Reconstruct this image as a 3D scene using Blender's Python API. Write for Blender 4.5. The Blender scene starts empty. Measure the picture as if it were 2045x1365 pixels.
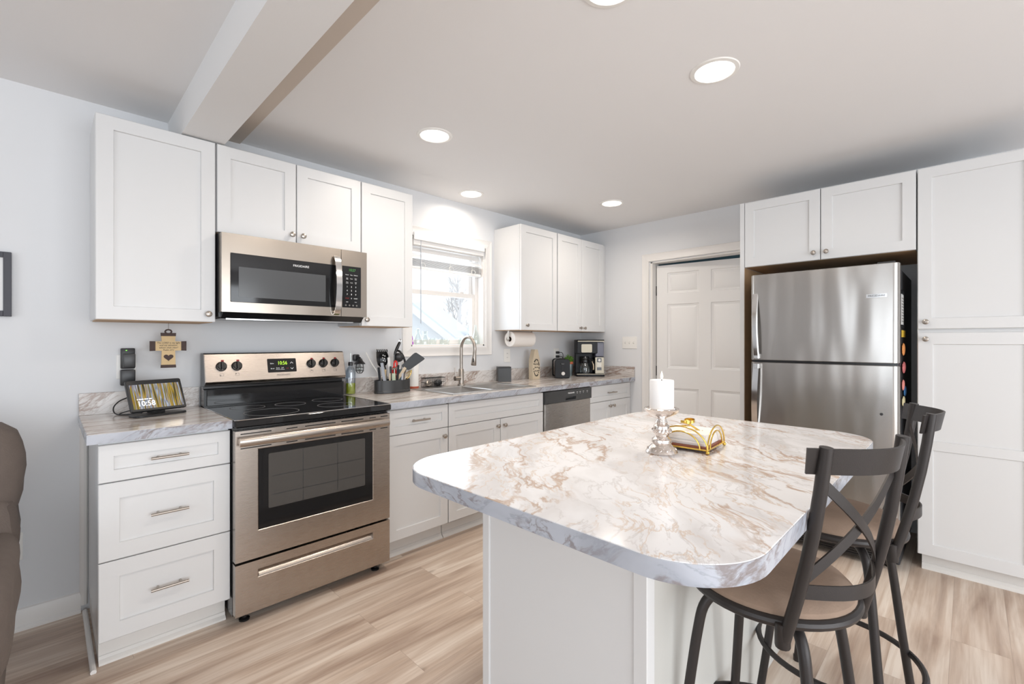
import bpy, bmesh, math, random
from mathutils import Vector, Matrix
random.seed(7)
sc = bpy.context.scene
COL = sc.collection
pi = math.pi

# ---------------------------------------------------------------- camera
cam = bpy.data.cameras.new('camera')
cam.sensor_width = 36.0
cam.lens = 919.8 / 2045 * 36.0
cam.shift_x = -8.0 / 2045
cam.shift_y = -1.4 / 2045
cam.clip_start = 0.02
cam_o = bpy.data.objects.new('camera', cam)
cam_o.location = (-0.57, -2.963, 1.26)
cam_o.rotation_euler = (pi / 2, 0, -0.7936)
COL.objects.link(cam_o)
sc.camera = cam_o

# ---------------------------------------------------------------- view, world, lights
vs = sc.view_settings
vs.view_transform = 'Standard'
vs.look = 'None'
vs.exposure = 0.0
vs.gamma = 1.0
vs.use_curve_mapping = False

W = bpy.data.worlds.new('overcast_sky')
sc.world = W
W.use_nodes = True
bg = W.node_tree.nodes['Background']
bg.inputs[0].default_value = (0.90, 0.95, 1.0, 1)
bg.inputs[1].default_value = 1.7


def area(name, loc, rot, sx, sy, power, col):
    l = bpy.data.lights.new(name, 'AREA')
    l.shape = 'RECTANGLE'
    l.size = sx
    l.size_y = sy
    l.energy = power
    l.color = col
    o = bpy.data.objects.new(name, l)
    o.location = loc
    o.rotation_euler = rot
    COL.objects.link(o)
    return o


DAY = (0.82, 0.91, 1.0)
# unseen lamps added at the left and rear living-room windows for soft daylight fill
area('daylight_fill_left', (-4.24, -3.2, 1.35), (pi / 2 + .08, 0, -pi / 2), 2.6, 1.7, 33, DAY)
area('daylight_fill_rear', (-0.3, -6.22, 1.25), (pi / 2 + .08, 0, 0), 4.4, 1.9, 126, (0.90, 0.95, 1.0))
area('daylight_kitchen_window', (1.69, 0.20, 1.62), (-pi / 2, 0, 0), 0.68, 0.78, 7, DAY)
# ---------------------------------------------------------------- materials
def newmat(name):
    m = bpy.data.materials.new(name)
    m.use_nodes = True
    nt = m.node_tree
    return m, nt, nt.nodes['Principled BSDF']


def nd(nt, t, **kw):
    n = nt.nodes.new(t)
    for k, v in kw.items():
        if k.startswith('i_'):
            key = k[2:].replace('_', ' ')
            n.inputs[key].default_value = v
        else:
            setattr(n, k, v)
    return n


def rgba(c):
    return (c[0], c[1], c[2], 1.0)


def srgb(r, g, b):
    def f(c):
        c /= 255.0
        return c / 12.92 if c <= 0.04045 else ((c + 0.055) / 1.055) ** 2.4
    return (f(r), f(g), f(b))


def plain(name, col, rough=0.5, metal=0.0, spec=0.5, emit=None, estr=0.0, bump=0.0, bscale=200.0, coat=0.0,
          var=0.0, vscale=8.0):
    m, nt, p = newmat(name)
    p.inputs['Base Color'].default_value = rgba(col)
    p.inputs['Roughness'].default_value = rough
    p.inputs['Metallic'].default_value = metal
    p.inputs['Specular IOR Level'].default_value = spec
    if coat:
        p.inputs['Coat Weight'].default_value = coat
        p.inputs['Coat Roughness'].default_value = 0.08
    if emit:
        p.inputs['Emission Color'].default_value = rgba(emit)
        p.inputs['Emission Strength'].default_value = estr
    tc = nd(nt, 'ShaderNodeTexCoord')
    if var:
        n = nd(nt, 'ShaderNodeTexNoise', i_Scale=vscale, i_Detail=4.0)
        nt.links.new(tc.outputs['Object'], n.inputs['Vector'])
        mx = nd(nt, 'ShaderNodeMix', data_type='RGBA')
        nt.links.new(n.outputs[0], mx.inputs[0])
        mx.inputs[6].default_value = rgba([max(0, c * (1 - var)) for c in col])
        mx.inputs[7].default_value = rgba([min(1, c * (1 + var)) for c in col])
        nt.links.new(mx.outputs[2], p.inputs['Base Color'])
    if bump:
        n = nd(nt, 'ShaderNodeTexNoise', i_Scale=bscale, i_Detail=3.0)
        nt.links.new(tc.outputs['Object'], n.inputs['Vector'])
        b = nd(nt, 'ShaderNodeBump', i_Strength=bump, i_Distance=0.002)
        nt.links.new(n.outputs[0], b.inputs['Height'])
        nt.links.new(b.outputs[0], p.inputs['Normal'])
    return m


def steel(name, col, rough=0.27, stretch=(1, 1, 60), wave=0.0, wscale=2.0, wstretch=(1, 1, .35)):
    """brushed stainless steel: fine stretched streaks in roughness and bump, optional slow sheet-metal waves"""
    m, nt, p = newmat(name)
    p.inputs['Base Color'].default_value = rgba(col)
    p.inputs['Metallic'].default_value = 1.0
    tc = nd(nt, 'ShaderNodeTexCoord')
    mp = nd(nt, 'ShaderNodeMapping')
    mp.inputs['Scale'].default_value = stretch
    nt.links.new(tc.outputs['Object'], mp.inputs['Vector'])
    n = nd(nt, 'ShaderNodeTexNoise', i_Scale=9.0, i_Detail=4.0)
    nt.links.new(mp.outputs[0], n.inputs['Vector'])
    mr = nd(nt, 'ShaderNodeMapRange')
    mr.inputs['To Min'].default_value = rough - 0.02
    mr.inputs['To Max'].default_value = rough + 0.03
    nt.links.new(n.outputs[0], mr.inputs['Value'])
    nt.links.new(mr.outputs[0], p.inputs['Roughness'])
    b = nd(nt, 'ShaderNodeBump', i_Strength=0.012, i_Distance=0.0003)
    nt.links.new(n.outputs[0], b.inputs['Height'])
    last = b
    if wave:
        mp2 = nd(nt, 'ShaderNodeMapping')
        mp2.inputs['Scale'].default_value = wstretch
        nt.links.new(tc.outputs['Object'], mp2.inputs['Vector'])
        n2 = nd(nt, 'ShaderNodeTexNoise', i_Scale=wscale, i_Detail=1.0)
        nt.links.new(mp2.outputs[0], n2.inputs['Vector'])
        b2 = nd(nt, 'ShaderNodeBump', i_Strength=wave, i_Distance=0.02)
        nt.links.new(n2.outputs[0], b2.inputs['Height'])
        nt.links.new(b.outputs[0], b2.inputs['Normal'])
        last = b2
    nt.links.new(last.outputs[0], p.inputs['Normal'])
    return m


def marble(name, base, cloud, vein, rot=0.6, roty=0.0, scale=(1.0, 3.2, 2.0), warp=0.35, vwidth=0.045, camt=0.5, vamt=0.8,
           rough=0.16, vs1=2.4, patch=0.48, vein2=None):
    """laminate printed as veined marble"""
    m, nt, p = newmat(name)
    L = nt.links.new
    tc = nd(nt, 'ShaderNodeTexCoord')
    nw = nd(nt, 'ShaderNodeTexNoise', i_Scale=2.2, i_Detail=3.0)
    L(tc.outputs['Object'], nw.inputs['Vector'])
    s = nd(nt, 'ShaderNodeVectorMath', operation='SUBTRACT')
    L(nw.outputs['Color'], s.inputs[0])
    s.inputs[1].default_value = (.5, .5, .5)
    sw = nd(nt, 'ShaderNodeVectorMath', operation='SCALE')
    L(s.outputs[0], sw.inputs[0])
    sw.inputs['Scale'].default_value = warp
    a = nd(nt, 'ShaderNodeVectorMath', operation='ADD')
    L(tc.outputs['Object'], a.inputs[0])
    L(sw.outputs[0], a.inputs[1])
    mr0 = nd(nt, 'ShaderNodeMapping')
    mr0.inputs['Rotation'].default_value = (0, roty, -rot)
    L(a.outputs[0], mr0.inputs['Vector'])
    mp = nd(nt, 'ShaderNodeMapping')
    mp.inputs['Scale'].default_value = scale
    L(mr0.outputs[0], mp.inputs['Vector'])

    def vein_mask(sc_, w, off):
        mo = nd(nt, 'ShaderNodeMapping')
        mo.inputs['Location'].default_value = off
        L(mp.outputs[0], mo.inputs['Vector'])
        n = nd(nt, 'ShaderNodeTexNoise', i_Scale=sc_, i_Detail=7.0, i_Roughness=0.6)
        L(mo.outputs[0], n.inputs['Vector'])
        d = nd(nt, 'ShaderNodeMath', operation='SUBTRACT')
        L(n.outputs[0], d.inputs[0])
        d.inputs[1].default_value = 0.5
        ab = nd(nt, 'ShaderNodeMath', operation='ABSOLUTE')
        L(d.outputs[0], ab.inputs[0])
        mr = nd(nt, 'ShaderNodeMapRange', interpolation_type='SMOOTHSTEP')
        mr.inputs['From Min'].default_value = 0.0
        mr.inputs['From Max'].default_value = w
        mr.inputs['To Min'].default_value = 1.0
        mr.inputs['To Max'].default_value = 0.0
        L(ab.outputs[0], mr.inputs['Value'])
        return mr.outputs[0]

    def patch_mask(sc_, lo, hi, off):
        mo = nd(nt, 'ShaderNodeMapping')
        mo.inputs['Location'].default_value = off
        L(mp.outputs[0], mo.inputs['Vector'])
        n = nd(nt, 'ShaderNodeTexNoise', i_Scale=sc_, i_Detail=4.0)
        L(mo.outputs[0], n.inputs['Vector'])
        mr = nd(nt, 'ShaderNodeMapRange', interpolation_type='SMOOTHSTEP')
        mr.inputs['From Min'].default_value = lo
        mr.inputs['From Max'].default_value = hi
        L(n.outputs[0], mr.inputs['Value'])
        return mr.outputs[0]

    def mul(x, y):
        mm = nd(nt, 'ShaderNodeMath', operation='MULTIPLY')
        if isinstance(x, float):
            mm.inputs[0].default_value = x
        else:
            L(x, mm.inputs[0])
        if isinstance(y, float):
            mm.inputs[1].default_value = y
        else:
            L(y, mm.inputs[1])
        return mm.outputs[0]

    def mix(f, c0, c1):
        mx = nd(nt, 'ShaderNodeMix', data_type='RGBA')
        L(f, mx.inputs[0])
        if hasattr(c0, 'is_linked'):
            L(c0, mx.inputs[6])
        else:
            mx.inputs[6].default_value = rgba(c0)
        mx.inputs[7].default_value = rgba(c1)
        return mx.outputs[2]

    c = mix(mul(patch_mask(2.0, 0.42, 0.68, (3, 1, 7)), camt), base, cloud)
    c = mix(mul(vein_mask(vs1 * 1.5, vwidth * 0.6, (9, 4, 2)), camt * 0.9), c, cloud)
    c = mix(mul(mul(vein_mask(vs1, vwidth, (1, 6, 3)), patch_mask(1.1, patch, patch + .12, (5, 5, 1))), vamt), c, vein)
    c = mix(mul(mul(vein_mask(vs1 * 2.2, vwidth * .8, (4, 2, 8)), patch_mask(1.6, patch + .03, patch + .13, (1, 8, 4))), vamt * .8), c,
            vein2 or vein)
    L(c, p.inputs['Base Color'])
    p.inputs['Roughness'].default_value = rough
    return m


def wood_floor():
    m, nt, p = newmat('oak_plank_floor')
    L = nt.links.new
    tc = nd(nt, 'ShaderNodeTexCoord')
    br = nd(nt, 'ShaderNodeTexBrick', offset=0.37, offset_frequency=2, squash=1.0)
    br.inputs['Color1'].default_value = (0, 0, 0, 1)
    br.inputs['Color2'].default_value = (1, 1, 1, 1)
    br.inputs['Mortar'].default_value = (0, 0, 0, 1)
    br.inputs['Scale'].default_value = 1.0
    br.inputs['Mortar Size'].default_value = 0.0006
    br.inputs['Mortar Smooth'].default_value = 0.1
    br.inputs['Brick Width'].default_value = 1.22
    br.inputs['Row Height'].default_value = 0.178
    mp0 = nd(nt, 'ShaderNodeMapping')
    mp0.inputs['Location'].default_value = (0.33, 0.06, 0)
    L(tc.outputs['Object'], mp0.inputs['Vector'])
    L(mp0.outputs[0], br.inputs['Vector'])
    # per plank offset of the grain
    cb = nd(nt, 'ShaderNodeVectorMath', operation='SCALE')
    L(br.outputs['Color'], cb.inputs[0])
    cb.inputs['Scale'].default_value = 37.0
    ad = nd(nt, 'ShaderNodeVectorMath', operation='ADD')
    L(tc.outputs['Object'], ad.inputs[0])
    L(cb.outputs[0], ad.inputs[1])

    def streak(scale, st, det, dist=0.0):
        mp = nd(nt, 'ShaderNodeMapping')
        mp.inputs['Scale'].default_value = st
        L(ad.outputs[0], mp.inputs['Vector'])
        n = nd(nt, 'ShaderNodeTexNoise', i_Scale=scale, i_Detail=det, i_Distortion=dist)
        L(mp.outputs[0], n.inputs['Vector'])
        return n.outputs[0]
    g1 = streak(2.2, (0.55, 5.0, 1), 5.0, 0.6)
    g2 = streak(9.0, (0.32, 9.0, 1), 5.0, 0.5)
    r1 = nd(nt, 'ShaderNodeValToRGB')
    e = r1.color_ramp.elements
    e[0].position = 0.32
    e[0].color = rgba(srgb(176, 154, 138))
    e[1].position = 0.66
    e[1].color = rgba(srgb(236, 223, 209))
    e2 = r1.color_ramp.elements.new(0.48)
    e2.color = rgba(srgb(212, 193, 176))
    L(g1, r1.inputs[0])
    mx = nd(nt, 'ShaderNodeMix', data_type='RGBA', blend_type='MULTIPLY')
    mr = nd(nt, 'ShaderNodeMapRange')
    mr.inputs['From Min'].default_value = 0.40
    mr.inputs['From Max'].default_value = 0.66
    mr.inputs['To Min'].default_value = 0.0
    mr.inputs['To Max'].default_value = 0.55
    L(g2, mr.inputs['Value'])
    L(mr.outputs[0], mx.inputs[0])
    L(r1.outputs[0], mx.inputs[6])
    mx.inputs[7].default_value = rgba((0.78, 0.70, 0.64))
    # plank tone
    mt = nd(nt, 'ShaderNodeMix', data_type='RGBA', blend_type='MULTIPLY')
    L(br.outputs['Color'], mt.inputs[0])
    L(mx.outputs[2], mt.inputs[6])
    mt.inputs[7].default_value = rgba((0.90, 0.885, 0.88))
    # knots
    mpk = nd(nt, 'ShaderNodeMapping')
    mpk.inputs['Scale'].default_value = (1.3, 3.4, 1)
    L(ad.outputs[0], mpk.inputs['Vector'])
    vo = nd(nt, 'ShaderNodeTexVoronoi', i_Scale=1.6)
    L(mpk.outputs[0], vo.inputs['Vector'])
    mk = nd(nt, 'ShaderNodeMapRange', interpolation_type='SMOOTHSTEP')
    mk.inputs['From Min'].default_value = 0.02
    mk.inputs['From Max'].default_value = 0.13
    mk.inputs['To Min'].default_value = 0.75
    mk.inputs['To Max'].default_value = 0.0
    L(vo.outputs['Distance'], mk.inputs['Value'])
    kk = nd(nt, 'ShaderNodeMix', data_type='RGBA')
    L(mk.outputs[0], kk.inputs[0])
    L(mt.outputs[2], kk.inputs[6])
    kk.inputs[7].default_value = rgba(srgb(128, 106, 92))
    # seams
    ms = nd(nt, 'ShaderNodeMix', data_type='RGBA')
    L(br.outputs['Fac'], ms.inputs[0])
    L(kk.outputs[2], ms.inputs[6])
    ms.inputs[7].default_value = rgba(srgb(168, 148, 132))
    L(ms.outputs[2], p.inputs['Base Color'])
    p.inputs['Roughness'].default_value = 0.38
    p.inputs['Specular IOR Level'].default_value = 0.35
    b = nd(nt, 'ShaderNodeBump', i_Strength=0.12, i_Distance=0.001)
    L(g2, b.inputs['Height'])
    L(b.outputs[0], p.inputs['Normal'])
    return m


def glass(name, tint=(1, 1, 1), gloss=0.1, rough=0.0):
    """thin clear glass: mostly transparent with a reflective coat that grows at grazing angles"""
    m = bpy.data.materials.new(name)
    m.use_nodes = True
    nt = m.node_tree
    nt.nodes.clear()
    out = nd(nt, 'ShaderNodeOutputMaterial')
    t = nd(nt, 'ShaderNodeBsdfTransparent')
    t.inputs[0].default_value = rgba(tint)
    g = nd(nt, 'ShaderNodeBsdfGlossy')
    g.inputs['Roughness'].default_value = rough
    fr = nd(nt, 'ShaderNodeLayerWeight')
    fr.inputs['Blend'].default_value = 0.25
    ml = nd(nt, 'ShaderNodeMath', operation='MULTIPLY_ADD')
    nt.links.new(fr.outputs['Facing'], ml.inputs[0])
    ml.inputs[1].default_value = 0.5
    ml.inputs[2].default_value = gloss
    mx = nd(nt, 'ShaderNodeMixShader')
    nt.links.new(ml.outputs[0], mx.inputs[0])
    nt.links.new(t.outputs[0], mx.inputs[1])
    nt.links.new(g.outputs[0], mx.inputs[2])
    nt.links.new(mx.outputs[0], out.inputs[0])
    return m


M = {}
M['wall'] = plain('wall_paint_blue_grey', srgb(224, 225, 227), 0.75, bump=0.05, bscale=300)
M['ceil'] = plain('ceiling_paint', srgb(234, 233, 233), 0.8, bump=0.04, bscale=250)
M['beam'] = plain('beam_paint', srgb(231, 231, 231), 0.7, bump=0.08, bscale=120)
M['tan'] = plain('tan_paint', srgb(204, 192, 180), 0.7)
M['trim'] = plain('trim_white', srgb(232, 229, 226), 0.4)
M['cab'] = plain('cabinet_white_paint', srgb(219, 219, 219), 0.38, bump=0.02, bscale=90)
M['cabside'] = plain('cabinet_side_white', srgb(226, 228, 230), 0.25)
M['wood_in'] = plain('raw_plywood', srgb(196, 160, 122), 0.6, var=0.12, vscale=14)
M['kick'] = plain('kick_white', srgb(224, 221, 217), 0.45)
M['islandpanel'] = plain('island_back_panel', srgb(206, 205, 200), 0.5, var=0.06, vscale=5)
M['doorpaint'] = plain('door_paint', srgb(236, 235, 234), 0.45)
M['nickel'] = plain('brushed_nickel', srgb(172, 164, 156), 0.32, 1.0)
M['tanmetal'] = plain('tan_metal_plate', srgb(170, 162, 146), 0.42, 0.6)
M['chrome'] = plain('chrome', (0.75, 0.75, 0.75), 0.12, 1.0)
M['steel'] = steel('stainless_range', srgb(180, 171, 163), 0.27, (1.5, 1, 160))
M['steelm'] = steel('stainless_microwave', srgb(178, 168, 157), 0.24, (1.5, 1, 160), wave=0.25, wscale=3.0)
M['fridge'] = steel('stainless_fridge', srgb(176, 172, 168), 0.25, (1.5, 1.5, 170), wave=0.6, wscale=4.0, wstretch=(1, 1.6, .35))
M['dwsteel'] = steel('stainless_dishwasher', srgb(172, 168, 164), 0.27, (1.5, 1, 160), wave=0.4, wscale=3.0)
M['sink'] = steel('stainless_sink', srgb(186, 184, 182), 0.3, (40, 1, 1))
M['black'] = plain('black_enamel', (0.012, 0.012, 0.013), 0.18)
M['mattblack'] = plain('matt_black_plastic', (0.012, 0.012, 0.014), 0.38, spec=0.22)
M['bglass'] = plain('black_glass', (0.010, 0.010, 0.011), 0.06)
M['ovenwin'] = plain('oven_window', (0.075, 0.07, 0.065), 0.08)
M['mwwin'] = plain('microwave_window_mesh', (0.085, 0.088, 0.092), 0.15)
M['dgrey'] = plain('dark_grey_plastic', (0.035, 0.036, 0.038), 0.35)
M['dwpanel'] = plain('dishwasher_panel', (0.05, 0.052, 0.054), 0.3)
M['fridgeside'] = plain('fridge_side_grey', (0.035, 0.036, 0.04), 0.5, bump=0.3, bscale=400)
M['ring'] = plain('burner_mark', (0.20, 0.20, 0.20), 0.3)
M['white'] = plain('white_plastic', srgb(238, 236, 232), 0.35)
M['ink'] = plain('black_ink', (0.02, 0.02, 0.02), 0.6)
M['legend'] = plain('white_legend', (0.75, 0.75, 0.75), 0.5, emit=(1, 1, 1), estr=0.15)
M['greyink'] = plain('grey_print', (0.16, 0.15, 0.14), 0.5)
M['redtip'] = plain('red_print', srgb(150, 22, 24), 0.4)
M['green_led'] = plain('green_digits', (0.2, 0.5, 0.05), 0.4, emit=srgb(190, 230, 40), estr=1.2)
M['dimgreen_led'] = plain('dim_green_digits', (0.05, 0.2, 0.05), 0.4, emit=srgb(70, 140, 60), estr=0.5)
M['green_dot'] = plain('green_light', (0.2, 0.5, 0.05), 0.4, emit=srgb(120, 255, 60), estr=2.0)
M['stool'] = plain('dark_bronze_metal', srgb(50, 46, 45), 0.42, 0.3, bump=0.12, bscale=500)
M['suede'] = plain('tan_suede', srgb(150, 128, 111), 0.9, bump=0.4, bscale=160, var=0.26, vscale=12)
M['sofa'] = plain('grey_brown_velour', srgb(104, 94, 88), 0.95, bump=0.6, bscale=180, var=0.15, vscale=20)
M['stitch'] = plain('stitch_thread', srgb(150, 142, 134), 0.9)
M['candle'] = plain('white_wax', srgb(247, 245, 243), 0.5)
M['flame'] = plain('flame_plastic', srgb(255, 246, 230), 0.4, emit=(1, .93, .8), estr=0.6)
M['mercury'] = plain('mercury_glass', srgb(228, 220, 214), 0.12, 1.0, bump=1.0, bscale=95)
M['gold'] = plain('gold_wire', srgb(226, 190, 96), 0.22, 1.0)
M['tray'] = plain('red_brown_wood', srgb(140, 82, 62), 0.5, var=0.15, vscale=30)
M['napkin'] = plain('white_paper_napkin', srgb(238, 234, 230), 0.9, bump=0.3, bscale=120)
M['paper'] = plain('paper_towel', srgb(238, 232, 226), 0.9, bump=0.5, bscale=220)
M['card'] = plain('cardboard_core', srgb(84, 66, 54), 0.8)
M['lightwood'] = plain('light_wood', srgb(214, 186, 140), 0.6, var=0.14, vscale=26)
M['tagwood'] = plain('pale_wood', srgb(206, 190, 165), 0.6, var=0.12, vscale=24)
M['darkwood'] = plain('dark_rustic_wood', srgb(74, 58, 54), 0.7, var=0.3, vscale=60)
M['green'] = plain('leaf_green', srgb(104, 152, 52), 0.55, var=0.35, vscale=30)
M['zinc'] = plain('zinc_bucket', srgb(176, 194, 200), 0.35, 0.7)
M['terra'] = plain('terracotta_rim', srgb(206, 116, 84), 0.7)
M['rust'] = plain('red_brown_base', srgb(168, 78, 50), 0.5)
M['red'] = plain('red_plastic', srgb(222, 46, 38), 0.35)
M['teal'] = plain('teal_plastic', srgb(120, 190, 176), 0.4)
M['oil'] = plain('yellow_green_oil', srgb(186, 190, 52), 0.2)
M['bottle'] = glass('bottle_blue_grey_plastic', (0.80, 0.86, 0.92), 0.16, 0.08)
M['clear'] = glass('clear_glass', (0.93, 0.97, 0.96), 0.10, 0.0)
M['pane'] = glass('window_pane', (0.97, 0.985, 1.0), 0.03, 0.0)
M['vinyl'] = plain('window_vinyl', srgb(232, 228, 224), 0.4)
M['blind'] = plain('blind_slat', srgb(240, 238, 236), 0.45)
M['emit_lamp'] = plain('lamp_diffuser', (1, 1, 1), 0.5, emit=(1.0, 0.95, 0.88), estr=6.0)
M['teal_wall'] = plain('teal_wall', srgb(96, 128, 140), 0.8)
M['frame_black'] = plain('black_frame', srgb(64, 64, 72), 0.5)
M['mat_white'] = plain('picture_mat', srgb(236, 236, 236), 0.8)
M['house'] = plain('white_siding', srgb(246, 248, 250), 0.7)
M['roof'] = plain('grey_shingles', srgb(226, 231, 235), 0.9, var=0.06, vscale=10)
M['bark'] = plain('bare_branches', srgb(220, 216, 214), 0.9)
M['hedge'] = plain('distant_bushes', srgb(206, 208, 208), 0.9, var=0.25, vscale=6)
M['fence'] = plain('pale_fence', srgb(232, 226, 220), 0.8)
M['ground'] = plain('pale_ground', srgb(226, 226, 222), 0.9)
M['floor'] = wood_floor()
M['marble_island'] = marble('island_marble_laminate', srgb(234, 234, 236), srgb(202, 199, 199), srgb(178, 148, 122), rot=0.72,
                            scale=(1.5, 4.2, 2.0), warp=0.34, vwidth=0.036, camt=0.7, vamt=0.85, rough=0.13, vs1=1.9, patch=0.42,
                            vein2=srgb(206, 184, 164))
M['marble_counter'] = marble('counter_marble_laminate', srgb(230, 226, 222), srgb(190, 179, 171), srgb(140, 112, 96), rot=0.16,
                             scale=(1.3, 9.0, 4.0), warp=0.12, vwidth=0.05, camt=0.85, vamt=0.7, rough=0.15, vs1=2.2, patch=0.45,
                             vein2=srgb(158, 140, 130))
M['marble_splash'] = marble('splash_marble_laminate', srgb(220, 216, 213), srgb(178, 168, 162), srgb(140, 112, 96), rot=0.0, roty=0.55,
                            scale=(2.2, 1.0, 8.0), warp=0.14, vwidth=0.05, camt=0.8, vamt=0.75, rough=0.2, vs1=2.2, patch=0.46,
                            vein2=srgb(156, 138, 128))
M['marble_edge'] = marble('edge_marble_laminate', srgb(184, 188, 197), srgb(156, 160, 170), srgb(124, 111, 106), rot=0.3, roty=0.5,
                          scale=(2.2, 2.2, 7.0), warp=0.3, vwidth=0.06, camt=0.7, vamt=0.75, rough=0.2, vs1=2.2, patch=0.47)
# ---------------------------------------------------------------- mesh helpers
class MB:
    """collects shapes into one mesh"""

    def __init__(s, mat=None):
        s.v = []
        s.f = []
        s.M = mat  # optional Matrix applied on add

    def add(s, vs_, fs_):
        b = len(s.v)
        for p in vs_:
            p = Vector(p)
            s.v.append(s.M @ p if s.M is not None else p)
        s.f += [tuple(i + b for i in f) for f in fs_]
        return s

    def box(s, x0, x1, y0, y1, z0, z1, b=0.0, seg=1):
        bm = bmesh.new()
        bmesh.ops.create_cube(bm, size=1.0)
        for v in bm.verts:
            v.co = Vector((x0 + (v.co.x + .5) * (x1 - x0), y0 + (v.co.y + .5) * (y1 - y0), z0 + (v.co.z + .5) * (z1 - z0)))
        if b > 0:
            bmesh.ops.bevel(bm, geom=list(bm.edges), offset=b, segments=seg, affect='EDGES', profile=0.5)
        bm.verts.index_update()
        s.add([v.co.copy() for v in bm.verts], [[v.index for v in f.verts] for f in bm.faces])
        bm.free()
        return s

    def loops(s, ls, cap0=True, cap1=True, closed=True, ring=False):
        n = len(ls[0])
        vs_ = [p for l in ls for p in l]
        fs_ = []
        m = len(ls)
        for k in range(m if ring else m - 1):
            k2 = (k + 1) % m
            for i in range(n if closed else n - 1):
                j = (i + 1) % n
                fs_.append((k * n + i, k * n + j, k2 * n + j, k2 * n + i))
        if cap0 and not ring:
            fs_.append(tuple(range(n))[::-1])
        if cap1 and not ring:
            fs_.append(tuple((m - 1) * n + i for i in range(n)))
        return s.add(vs_, fs_)

    def lathe(s, prof, cx=0, cy=0, cz=0, seg=32, axis='Z', cap0=True, cap1=True):
        ls = []
        for r, z in prof:
            l = []
            for i in range(seg):
                a = 2 * pi * i / seg
                x, y = r * math.cos(a), r * math.sin(a)
                if axis == 'Z':
                    l.append((cx + x, cy + y, cz + z))
                elif axis == 'Y':   # axis points to -y
                    l.append((cx + x, cy - z, cz + y))
                elif axis == 'X':
                    l.append((cx + z, cy + x, cz + y))
                elif axis == '-X':
                    l.append((cx - z, cy - x, cz + y))
            ls.append(l)
        return s.loops(ls, cap0, cap1)

    def sweep(s, path, sec, up=None, closed=False, caps=True, scale=None):
        """sec: list of (a, b) offsets on the side / up vectors"""
        P = [Vector(p) for p in path]
        n = len(P)
        ls = []
        prev = None
        for i in range(n):
            if closed:
                t = (P[(i + 1) % n] - P[i - 1]).normalized()
            else:
                t = (P[min(i + 1, n - 1)] - P[max(i - 1, 0)]).normalized()
            if up is not None:
                u = Vector(up)
                if prev is not None and abs(t.dot(u)) > .98:
                    u = prev
                sd = t.cross(u).normalized()
            else:
                if prev is None:
                    u = Vector((0, 0, 1)) if abs(t.z) < .9 else Vector((1, 0, 0))
                else:
                    u = prev
                sd = t.cross(u).normalized()
            uu = sd.cross(t).normalized()
            prev = uu
            k = scale[i] if scale else 1.0
            ls.append([P[i] + sd * a * k + uu * b * k for a, b in sec])
        return s.loops(ls, caps and not closed, caps and not closed, True, closed)

    def tube(s, path, r, seg=10, closed=False, scale=None):
        sec = [(r * math.cos(2 * pi * i / seg), r * math.sin(2 * pi * i / seg)) for i in range(seg)]
        return s.sweep(path, sec, None, closed, True, scale)

    def band(s, path, w, t, up, closed=False):
        return s.sweep(path, [(-t / 2, -w / 2), (t / 2, -w / 2), (t / 2, w / 2), (-t / 2, w / 2)], up, closed)

    def cyl(s, p0, p1, r, seg=16, r1=None):
        p0, p1 = Vector(p0), Vector(p1)
        return s.tube([p0, p1], r, seg, scale=[1.0, (r1 / r if r1 is not None else 1.0)])

    def prism(s, out, z0, z1, b=0.0, fr=None):
        """outline (u, v) extruded along d; fr maps (u, v, d) to space"""
        fr = fr or (lambda u, v, d: (u, v, d))
        if b > 0:
            ins = inset(out, b)
            rows = [(ins, z0), (out, z0 + b), (out, z1 - b), (ins, z1)]
        else:
            rows = [(out, z0), (out, z1)]
        return s.loops([[fr(u, v, z) for u, v in o] for o, z in rows])

    def sphere(s, c, r, seg=16, rings=8, sz=1.0, z0=-1.0, z1=1.0):
        pr = []
        for i in range(rings + 1):
            h = z0 + (z1 - z0) * i / rings
            a = math.asin(max(-1, min(1, h)))
            pr.append((max(1e-4, r * math.cos(a)), r * sz * math.sin(a)))
        return s.lathe(pr, c[0], c[1], c[2], seg)

    def blob(s, c, r, amp=0.2, seed=0, sub=2, scl=(1, 1, 1)):
        bm = bmesh.new()
        bmesh.ops.create_icosphere(bm, subdivisions=sub, radius=1)
        rn = random.Random(seed)
        for v in bm.verts:
            k = r * (1 + rn.uniform(-amp, amp))
            v.co = Vector((c[0] + v.co.x * k * scl[0], c[1] + v.co.y * k * scl[1], c[2] + v.co.z * k * scl[2]))
        bm.verts.index_update()
        s.add([v.co.copy() for v in bm.verts], [[v.index for v in f.verts] for f in bm.faces])
        bm.free()
        return s


def inset(out, b):
    n = len(out)
    a = sum(out[i][0] * out[(i + 1) % n][1] - out[(i + 1) % n][0] * out[i][1] for i in range(n))
    sg = 1 if a > 0 else -1
    r = []
    for i in range(n):
        p, q, w = Vector(out[i - 1]), Vector(out[i]), Vector(out[(i + 1) % n])
        d1, d2 = (q - p).normalized(), (w - q).normalized()
        n1, n2 = Vector((-d1.y, d1.x)) * sg, Vector((-d2.y, d2.x)) * sg
        h = n1 + n2
        k = h.length_squared
        h = h * (2 * b / k) if k > 1e-6 else n1 * b
        r.append((q.x + h.x, q.y + h.y))
    return r


def rrect(u0, u1, v0, v1, r, seg=6):
    o = []
    for cx, cy, a0 in ((u1 - r, v0 + r, -pi / 2), (u1 - r, v1 - r, 0), (u0 + r, v1 - r, pi / 2), (u0 + r, v0 + r, pi)):
        for i in range(seg + 1):
            a = a0 + pi / 2 * i / seg
            o.append((cx + r * math.cos(a), cy + r * math.sin(a)))
    return o


def FB(y):            # faces of the back run: look towards -y
    return lambda u, v, d: (u, y - d, v)


def FR(x):            # faces of the fridge wall: look towards -x, u = -y
    return lambda u, v, d: (x - d, -u, v)


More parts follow.
